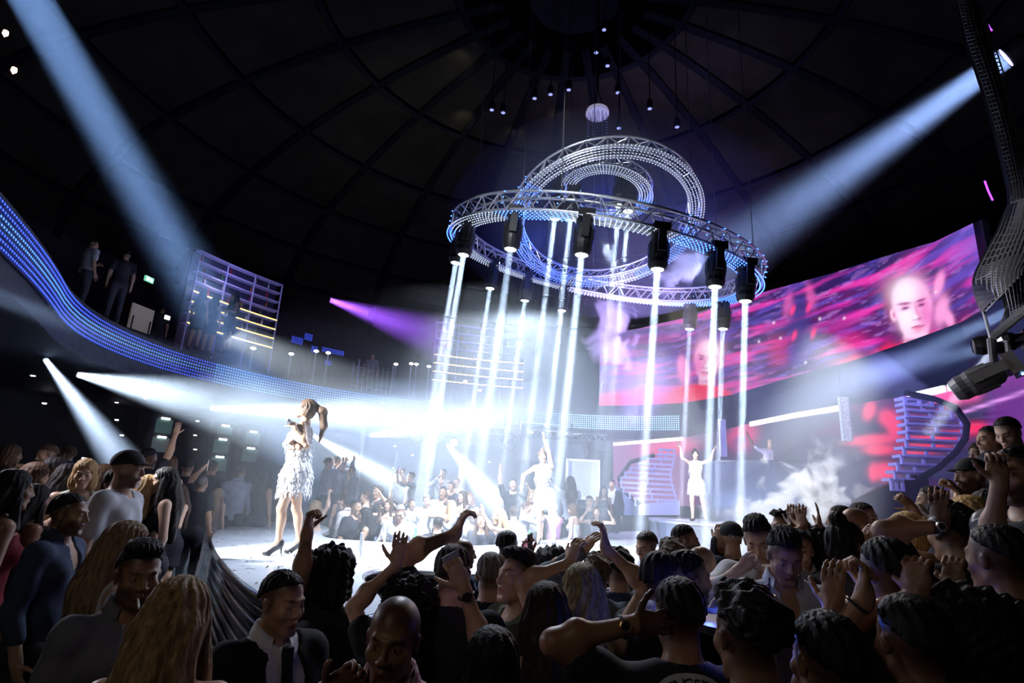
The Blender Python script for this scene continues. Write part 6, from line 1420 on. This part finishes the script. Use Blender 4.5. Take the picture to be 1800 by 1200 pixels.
# ---------------------------------------------------------------- people at the tables behind the stage
far = [('man in white shirt looking down at his table behind the stage', (703, 902), 9.9, 178, 0, WHT, GRH, 'm', 'short', 'open', ('hold', 'hold'), SKL, (0, 25, 0)),
 ('dark bearded man turned right behind the stage left end', (626, 892), 10.2, -120, 0, BK, BLK, 'm', 'short', 'tee', ('half', 'down'), SKM, (0, 0, 0)),
 ('black haired woman smiling next to the bearded man behind the stage', (640, 906), 9.9, 110, 0, BK, BLK, 'f', 'long', 'tank', ('hold', 'down'), SKM, (0, 0, 0)),
 ('man in white tank top behind the black haired woman', (642, 874), 11.3, 100, 0, WHT, BRN, 'm', 'short', 'tank', ('down', 'reach'), SKL, (0, 0, 0)),
 ('curly grey haired man with arm up behind the left beam', (663, 865), 11.6, 150, 0, DB, GRH, 'm', 'messy', 'tee', ('half', 'down'), SKL, (0, 0, 0)),
 ('blonde woman in white hat raising a hand at the stage edge', (556, 893), 10.6, -50, 0, SKL, BLO, 'f', 'bob', 'tank', ('down', 'upin'), SKL, (0, 0, 0)),
 ('man in white tee with print bending left behind the stage', (750, 880), 11.0, 170, 0, WHT, GRH, 'm', 'short', 'tee', ('down', 'down'), SKL, (20, 15, 0)),
 ('man in black tee with white wing print from behind at the stage edge', (770, 922), 9.6, 0, 0, BK, BLK, 'm', 'short', 'tee', ('down', 'down'), SKM, (0, 0, 0)),
 ('young man in white shirt among the table guests', (778, 866), 12.0, 175, 0, WHT, BLK, 'm', 'short', 'tee', ('down', 'down'), SKM, (0, 0, 0)),
 ('dark haired man leaning in with pale shirt left of the blonde in black', (829, 903), 10.4, -160, 0, (.5, .55, .62), BLK, 'm', 'short', 'shirt', ('down', 'half'), SKM, (0, 0, 12)),
 ('woman in dark printed tee sitting by the bottles', (845, 915), 9.9, 180, 0, BK, BRN, 'f', 'long', 'tee', ('down', 'down'), SKL, (0, -10, 15)),
 ('blonde woman in black tank top raising a phone behind the stage', (876, 908), 10.0, 120, 0, BK, BLO, 'f', 'long', 'tank', ('phone', 'down'), SKL, (0, 0, 0)),
 ('short haired man in white shirt from behind left of the second dancer', (903, 902), 10.6, 10, 0, WHT, BRN, 'm', 'short', 'tee', ('down', 'down'), SKL, (0, 0, 0)),
 ('brown haired woman on the raised tables holding a phone', (812, 873), 12.0, 150, 0, GY, BRN, 'f', 'long', 'tank', ('down', 'phone'), SKL, (0, 0, 0)),
 ('woman with reddish hair smiling on the raised tables', (825, 876), 12.1, 170, 0, GY, (.22, .10, .06), 'f', 'long', 'tank', ('down', 'down'), SKL, (0, 0, 10)),
 ('man in white shirt standing high behind the tables, hand at his ear', (779, 833), 13.9, 165, .75, WHT, BRN, 'm', 'short', 'shirt', ('down', 'mouth'), SKL, (0, 0, 0)),
 ('pale man standing behind the tables near the thin post', (708, 832), 14.0, -160, .75, (.5, .5, .54), BRN, 'm', 'short', 'tee', ('down', 'down'), SKL, (0, 0, 0)),
 ('man filming with a raised phone near the thin post', (722, 838), 13.6, 120, .75, GY, BLK, 'm', 'short', 'tee', ('phone', 'phone'), SKL, (0, 0, 0)),
 ('bearded man in black raising a camera and one arm behind the tables', (902, 852), 12.3, 180, .1, BK, BLK, 'm', 'short', 'tee', ('half', 'up'), SKL, (0, -10, 0)),
 ('woman in white puffed blouse and trousers from behind right of the second dancer', (1002, 848), 12.6, 10, .2, WHT, BRN, 'f', 'long', 'longtee', ('wide', 'reach'), SKL, (0, 0, 0)),
 ('man in pink shirt behind the second dancer', (972, 896), 11.4, 120, 0, (.40, .14, .30), BRN, 'm', 'short', 'tee', ('drink', 'down'), SKM, (0, 20, 0)),
 ('woman in white bending beside the man in pink', (1006, 895), 11.6, 60, 0, WHT, BRN, 'f', 'bob', 'dress', ('down', 'down'), SKL, (0, 15, 0)),
 ('dark dressed person behind the far bottles', (1036, 882), 12.1, 170, 0, BK, BLK, 'm', 'short', 'tee', ('down', 'down'), SKM, (0, 0, 0)),
 ('woman with hands raised at the far table right', (1048, 900), 12.0, 180, 0, GY, BRN, 'f', 'long', 'tank', ('half', 'half'), SKL, (0, 0, 0)),
 ('man in suit before the left stairs', (1076, 852), 14.5, 160, .3, BK, BLK, 'm', 'short', 'suit', ('down', 'down'), SKM, (0, 0, 0)),
 ('dark figure left of the suited man by the stairs', (1061, 862), 14.0, 180, .2, BK, BLK, 'f', 'long', 'dress', ('down', 'down'), SKD, (0, 0, 0)),
 ('man in pale shirt filming behind the singer back', (578, 814), 13.2, -60, .5, (.42, .46, .58), BRN, 'm', 'short', 'tee', ('phone', 'phone'), SKL, (0, 0, 0)),
 ('man next to the filming man behind the singer', (592, 812), 13.6, -100, .5, (.4, .44, .56), BRN, 'm', 'short', 'shirt', ('phone', 'down'), SKL, (0, 0, 0)),
 ('man in checked shirt under the second wide beam', (617, 828), 13.4, 150, .5, (.36, .38, .46), BRN, 'm', 'short', 'shirt', ('down', 'down'), SKL, (0, 0, 0)),
 ('woman behind the bearded man, hair up', (604, 872), 11.8, 30, 0, GY, BRN, 'f', 'bun', 'tank', ('down', 'down'), SKL, (0, 0, 0)),
 ('dark haired man in suit turned away behind the bearded man', (610, 886), 11.0, 60, 0, WHT, BLK, 'm', 'short', 'shirt', ('down', 'down'), SKM, (0, 0, 0)),
 ('man with dark hair pale shirt left of the man in print tee', (724, 886), 11.8, -150, 0, (.5, .52, .58), BLK, 'm', 'short', 'shirt', ('down', 'half'), SKM, (0, 0, 0)),
 ('woman with arms on her head at the centre tables', (682, 888), 11.2, 170, 0, (.6, .55, .55), BRN, 'f', 'long', 'tank', ('half', 'half'), SKL, (0, 0, 0)),
 ('bald man with pale shirt near the post', (803, 848), 13.2, 150, .3, (.5, .52, .56), BRN, 'm', 'buzz', 'shirt', ('down', 'down'), SKL, (0, 0, 0)),
 ('black haired man near the post', (792, 856), 12.6, 170, .2, BK, BLK, 'm', 'short', 'tee', ('down', 'down'), SKM, (0, 0, 0)),
 ('woman touching her hair left of the print tee man', (793, 890), 10.9, 30, 0, WHT, BLO, 'f', 'long', 'bareback', ('half', 'down'), SKL, (0, 0, 0)),
 ('man in white shirt bending toward the second dancer', (925, 893), 11.6, -90, 0, WHT, BRN, 'm', 'short', 'shirt', ('down', 'reach'), SKL, (0, 10, 0)),
 ('woman in pale top behind the falling beam', (935, 872), 12.1, 170, 0, (.5, .5, .55), BLO, 'f', 'bob', 'tank', ('down', 'down'), SKL, (0, 0, 0))]
FI = []
for lab, uv, y, yw, fl, tc_, hc_, sx, hs_, tp_, ar_, sk_, hd_ in far:
    FI.append(person(lab, uv, y, yw, far_floor(y), sk_, tc_, hc_, sex=sx, hair=hs_, top=tp_, arms=ar_, head=hd_, **F_))
# disc jockeys, balcony guests
for lab, uv, y, yw, tc_, ar_ in (('disc jockey in white shirt pointing left above the booth', (1354, 778), 15.3, 165, (.5, .45, .62), ('down', 'wide')), ('dim person left behind the disc jockey', (1344, 772), 16.2, 180, BK, ('down', 'down')), ('dim person right behind the disc jockey', (1384, 768), 15.6, 180, BK, ('down', 'down'))):
    person(lab, uv, y, yw, 0, SKM, tc_, BLK, hair='short', top='tee', arms=ar_, s=1.05, **F_)
for lab, (u, v), yw, tc_, sx, ar_, k in (('man in white tee standing on the dark left balcony', (165, 430), -20, (.5, .52, .55), 'm', ('fold', 'down'), 0), ('woman in dark dress before the left bottle shelf, right one', (412, 522), 150, BK, 'f', ('fold', 'fold'), 0),
     ('dark woman before the left bottle shelf, middle one', (380, 528), 0, BK, 'f', ('down', 'down'), 1), ('dark woman before the left bottle shelf, left one', (358, 518), 0, BK, 'f', ('down', 'down'), 1),
     ('dim guest in the shade of the left balcony', (222, 450), 40, BK, 'm', ('down', 'down'), 1), ('dim guest beside the cream board', (285, 545), 30, BK, 'm', ('down', 'down'), 1), ('man behind the small balcony railing', (655, 626), 180, (.3, .32, .4), 'm', ('down', 'down'), 1)):
    P_ = Pz(u, v, 5.6+1.648); person(lab, (u, v), P_.y, yw, 5.6, SKM, tc_, BLK, sex=sx, hair='long' if sx == 'f' else 'short', top='dress' if sx == 'f' else 'tee', arms=ar_, **F_)
# ================================================================ things they hold and wear
PH = {}
def phone(info, i, label, lit=None, sc=1., flip=False):
    g, fd, pn = grip(info, i); pn = -pn if flip else pn; root = thing('phone', label, 'phone', g+fd*.03+pn*.005)
    root.rotation_euler = frame(pn, fd).to_euler(); root.scale = (sc,)*3
    if 'b' not in PH:
        PH['b'] = MB().box((0, 0, 0), (.072, .146, .008)).box((-.02, .052, .005), (.022, .022, .003)).mesh('case', mat('phone_case', (.6, .62, .66), .2, .3)); PH['s'] = MB().box((0, 0, -.005), (.066, .136, .002)).mesh('screen', mat('phone_screen', (.3, .3, .4), .1, emit=(.6, .35, .8), es=1.3))
        PH['w'] = MB().box((0, 0, -.005), (.066, .136, .002)).mesh('screen', mat('phone_screen_white', (.3, .3, .4), .1, emit=(.9, .9, 1), es=1.6)); PH['k'] = MB().box((0, 0, 0), (.072, .146, .008)).mesh('case', BLACK)
    link('case', PH['b'] if not lit else PH['k'], root)
    o = link('screen', PH['w' if lit == 'w' else 's'], root)
    return root
phone(selfie, 0, 'pale phone in the outstretched hand of the young man in khaki', flip=True)
phone(gl, 0, 'phone showing a violet picture held by the man with glasses', 'v')
phone(LI[11], 0, 'white lit phone raised left of the stage', 'w', 1.2); phone(LI[1], 1, 'glowing phone of the brown haired woman at the left', 'w')
phone(FI[11], 0, 'dark phone raised by the blonde woman in black', 'v'); phone(FI[17], 0, 'small phone filming near the thin post', 'v')
def band_on(info, i, label, col, name='watch', rr=.034, dial=True, m=None):
    Wp = info['M'] @ Vector(info['wrists'][i]); Ep = info['M'] @ Vector(info['elbows'][i]); d = (Ep-Wp).normalized(); p = Wp+d*.035
    root = thing(name, label, 'watch' if name == 'watch' else 'bracelet', p); R = frame(d); root.rotation_euler = R.to_euler(); k = info['sc']
    MB().tube([(rr*k*math.cos(2*PI*t/20), rr*k*math.sin(2*PI*t/20)*.9, 0) for t in range(20)], .005 if not dial else .008, 6, closed=True).build('strap', m or mat('strap_dark', (.03, .03, .03), .4), root)
    if dial:
        cl = R.inverted() @ (CAM-p); a = math.atan2(cl.y, cl.x); M_2 = Matrix.Rotation(a, 4, 'Z') @ Matrix.Translation((rr*k+.002, 0, 0)) @ Matrix.Rotation(PI/2, 4, 'Y')
        MB().lathe([(0, -.004), (.021, -.004), (.021, .006), (.017, .008), (0, .007)], 20, M_2).build('case', col, root); MB().lathe([(.0, .0075), (.015, .0075), (.015, .0085), (0, .0085)], 20, M_2).build('dial', BLACK, root)
    return root
GOLD = mat('gold_case', (.85, .55, .22), .25, .9)
band_on(tee, 0, 'gold watch with black dial on the wrist of the man in printed tee', GOLD)
band_on(selfie, 0, 'black watch on the wrist of the young man in khaki', BLACK)
band_on(armw, 0, 'steel watch on the raised arm in the right crowd', STEEL, m=STEEL)
band_on(NR[1], 1, 'thin dark bracelet on the raised ringed hand', BLACK, 'bracelet', dial=False); band_on(NR[3], 0, 'steel bracelet on the lifted wrist at the bottom right', STEEL, 'bracelet', dial=False, m=STEEL)
GL = mat('clear_glass_blueish', (.6, .7, .95), .05, alpha=.35, spec=.9)
def tumbler(p, label, straw=True, sc=1., glow=None):
    root = thing('drinking_glass', label, 'glass', p); root.scale = (sc,)*3
    MB().lathe([(0, 0), (.032, 0), (.040, .10), (.037, .10), (.030, .008), (0, .008)], 16).build('cup', GL, root); MB().lathe([(0, .01), (.029, .01), (.034, .06), (0, .06)], 16).build('drink', mat('iced_drink', (.5, .45, .6), .1, emit=(.25, .2, .5) if glow else None, es=.5), root)
    if straw: MB().tube([(0, 0, .02), (.012, 0, .19)], .0035, 6).build('straw', BLACK, root)
    return root
p, fd, pn = grip(drk, 1); tumbler(p+Vector((-.0, -.03, -.07)), 'glass with black straw in the hand of the man in open white shirt', glow=True)
p, fd, pn = grip(suit2, 1); tumbler(p+Vector((0, 0, -.03)), 'glass held by the bearded man in dark suit', False)
tumbler(Py(1322, 1092, 2.5), 'bowl shaped glass glowing blue before the man in white shirt', False, 1.3, True)
# standing table in the right crowd that carries the blue glass
tb_ = Py(1322, 1096, 2.5); root = thing('high_table', 'small dark standing table in the right crowd', 'table', (tb_.x, tb_.y+.06, .0))
MB().lathe([(0, 0), (.2, 0), (.2, .02), (.03, .03), (.03, tb_.z-.03), (.26, tb_.z-.03), (.26, tb_.z), (0, tb_.z)], 20).build('top', BLACK, root)
lamp('blue_drink_light', 'POINT', tb_+Vector((-.05, -.05, .12)), (0, 0, 0), 1.5, (.05, .12, 1), shadow_soft_size=.02)
lamp('blue_drink_light', 'POINT', Py(1246, 1078, 2.5), (0, 0, 0), .8, (.05, .12, 1), shadow_soft_size=.02)
# necklace, print and marks
C_ = tee['C']; nk = MB().tube([(.068*math.cos(a), .068*math.sin(a)-.012, 1.492+.010*math.sin(a)) for a in [2*PI*k/28 for k in range(28)]], .0035, 6, closed=True).build('necklace', mat('silver_chain', (.8, .8, .8), .2, .9), tee['root'])
from mathutils.bvhtree import BVHTree
def decal(info, part, polys, name, m, off=.003, back=True):
    """lay flat outlines (x, z) on the back or front of a garment"""
    me = [c for c in info['root'].children if c.name.split('.')[0] == part][0].data; bv = BVHTree.FromPolygons([v.co for v in me.vertices], [tuple(p.vertices) for p in me.polygons])
    q = MB(); sg = 1 if back else -1
    for vs, fs in polys:
        out = []
        for x, z in vs:
            h = bv.ray_cast(Vector((x, -.6*sg, z)), Vector((0, sg, 0))); out.append((x, (h[0].y if h[0] else -.12*sg)-off*sg, z))
        q.add(out, fs)
    return q.build(name, m, info['root'])
def text_mesh(ch, size):
    cu = bpy.data.curves.new('glyph', 'FONT'); cu.body = ch; cu.size = size; cu.resolution_u = 2; cu.align_x = 'CENTER'; o = bpy.data.objects.new('glyph', cu); COL.objects.link(o)
    dg = bpy.context.evaluated_depsgraph_get(); dg.update(); me = bpy.data.meshes.new_from_object(o.evaluated_get(dg)); vs = [(v.co.x, v.co.y) for v in me.vertices]; fs = [tuple(p.vertices) for p in me.polygons]
    bpy.data.objects.remove(o); bpy.data.meshes.remove(me); return vs, fs
def arc_band(cx, cz, r0, r1, a0, a1, n=24):
    vs = []; 
    for i in range(n+1):
        a = a0+(a1-a0)*i/n; vs += [(cx+r0*math.sin(a), cz+r0*math.cos(a)), (cx+r1*math.sin(a), cz+r1*math.cos(a))]
    return vs, [(2*i, 2*i+2, 2*i+3, 2*i+1) for i in range(n)]
cx_, cz_ = -.005, 1.350
decal(tee, 'shirt', [arc_band(cx_, cz_, .096, .148, -1.15, 1.15, 40)], 'print_band', cloth((.62, .68, .70)), .0035)
gl_ = []
for k, ch in enumerate('AMONGST F'):
    if ch == ' ': continue
    a = -.90+k*.20; vs, fs = text_mesh(ch, .046); ca, sa = math.cos(-a), math.sin(-a)
    gl_.append(([(cx_+.104*math.sin(a)+x*ca-z*sa, cz_+.104*math.cos(a)+x*sa+z*ca) for x, z in vs], fs))
decal(tee, 'shirt', gl_, 'print_letters', cloth((.02, .02, .025)), .006)
def wings(info, part, x0, z0, s, txt=None, back=True, name='wing_print'):
    vs = []; n = 10
    for sd in (-1, 1):
        pts = [(x0+sd*s*(.15+.85*t), z0+s*(-.12+.55*t*t)) for t in [i/n for i in range(n+1)]]; low = [(x0+sd*s*(.15+.75*t), z0+s*(-.42+.85*t*t*t)) for t in [i/n for i in range(n+1)]]
        L = []
        for a, b in zip(pts, low): L += [a, b]
        vs.append((L, [(2*i, 2*i+2, 2*i+3, 2*i+1) if sd < 0 else (2*i+1, 2*i+3, 2*i+2, 2*i) for i in range(n)]))
    vs.append(([(x0-s*.15, z0-.12*s), (x0+s*.15, z0-.12*s), (x0+s*.2, z0-.45*s), (x0-s*.2, z0-.45*s)], [(0, 1, 2, 3)]))
    decal(info, part, vs, name, cloth((.8, .8, .82)), .004, back)
wings(FI[7], 'shirt', 0, 1.24, .15); gg = []
for k, ch in enumerate('GOA'):
    vs, fs = text_mesh(ch, .075); gg.append(([(x+(k-1)*.058, z+1.165) for x, z in vs], fs))
decal(FI[7], 'shirt', gg, 'print_letters', cloth((.02, .02, .025)), .009)
cl = []
for k, ch in enumerate('Champion'):
    vs, fs = text_mesh(ch, .026); cl.append(([(x+(k-3.5)*.0145, z+1.655) for x, z in vs], fs))
decal(capman, 'cap', cl, 'cap_script', cloth((.8, .8, .82)), .003)
# bottles, glasses and tables behind the stage
TBL = MB().lathe([(0, 0), (.2, 0), (.2, .02), (.035, .03), (.035, 1.02), (.42, 1.02), (.42, 1.05), (0, 1.05)], 20).mesh('table_body', mat('table_dark', (.05, .06, .09), .3))
BT = [MB().lathe([(.036, 0), (.038, .02), (.038, .17), (.014, .22), (.013, .29), (0, .29)], 12).mesh('bottle', mat('clear_bottle', (.65, .75, .85), .1, alpha=.7)), MB().lathe([(.036, 0), (.038, .02), (.038, .17), (.014, .22), (.013, .29), (0, .29)], 12).mesh('bottle', mat('green_bottle', (.1, .35, .15), .1))]
GLS = MB().lathe([(0, 0), (.03, 0), (.036, .13), (.033, .13), (.027, .01), (0, .01)], 12).mesh('glass', GL)
BKT = MB().lathe([(0, 0), (.09, 0), (.12, .2), (.125, .2), (.12, .21), (.11, .2), (.085, .015), (0, .015)], 16).mesh('bucket', STEEL)
tw = ['before the black haired woman', 'before the man in white shirt', 'before the wing print man', 'before the blonde in black', 'left of the second dancer legs', 'right of the second dancer legs']
for k, (u, v, y) in enumerate(((655, 943, 9.9), (705, 946, 9.65), (800, 948, 9.75), (850, 948, 9.8), (905, 944, 10.6), (985, 938, 12.6))):
    P_ = Py(u, v, y+.25); root = link('guest_table', TBL); root.location = (P_.x, P_.y, 0); root.scale = (1, 1, 1.18); tag(root, 'dark guest table '+tw[k], 'table', 'guest tables behind the stage'); zt_ = 1.05*1.18
    r_ = random.Random(k)
    for j in range(4):
        x, y2 = P_.x-.26+.17*j, P_.y-.20+.12*r_.random()
        nm, me, cat_ = (('bottle', BT[j % 2], 'bottle') if (j+k) % 3 == 1 else ('drinking_glass', GLS, 'glass'))
        o = link(nm, me); o.location = (x, y2, zt_); o.scale = (1.25,)*3; tag(o, ('clear glass' if cat_ == 'glass' else ('green bottle' if j % 2 else 'clear bottle'))+' on the guest table '+tw[k], cat_, cat_+' items on the guest table '+tw[k])
    if k in (3,): o = link('ice_bucket', BKT); o.location = (P_.x-.05, P_.y+.12, zt_); tag(o, 'steel ice bucket on the guest table before the blonde in black', 'bucket')
# white low stick standing on the stage
sp_ = Pz(632, 978, ZS); tag(MB().lathe([(0, 0), (.02, 0), (.02, .26), (0, .27)], 12).build('light_stick', WH), 'short white upright stick on the stage behind the raised hand', 'stick').location = sp_
# moving crowd light: beams' rims from the stage side
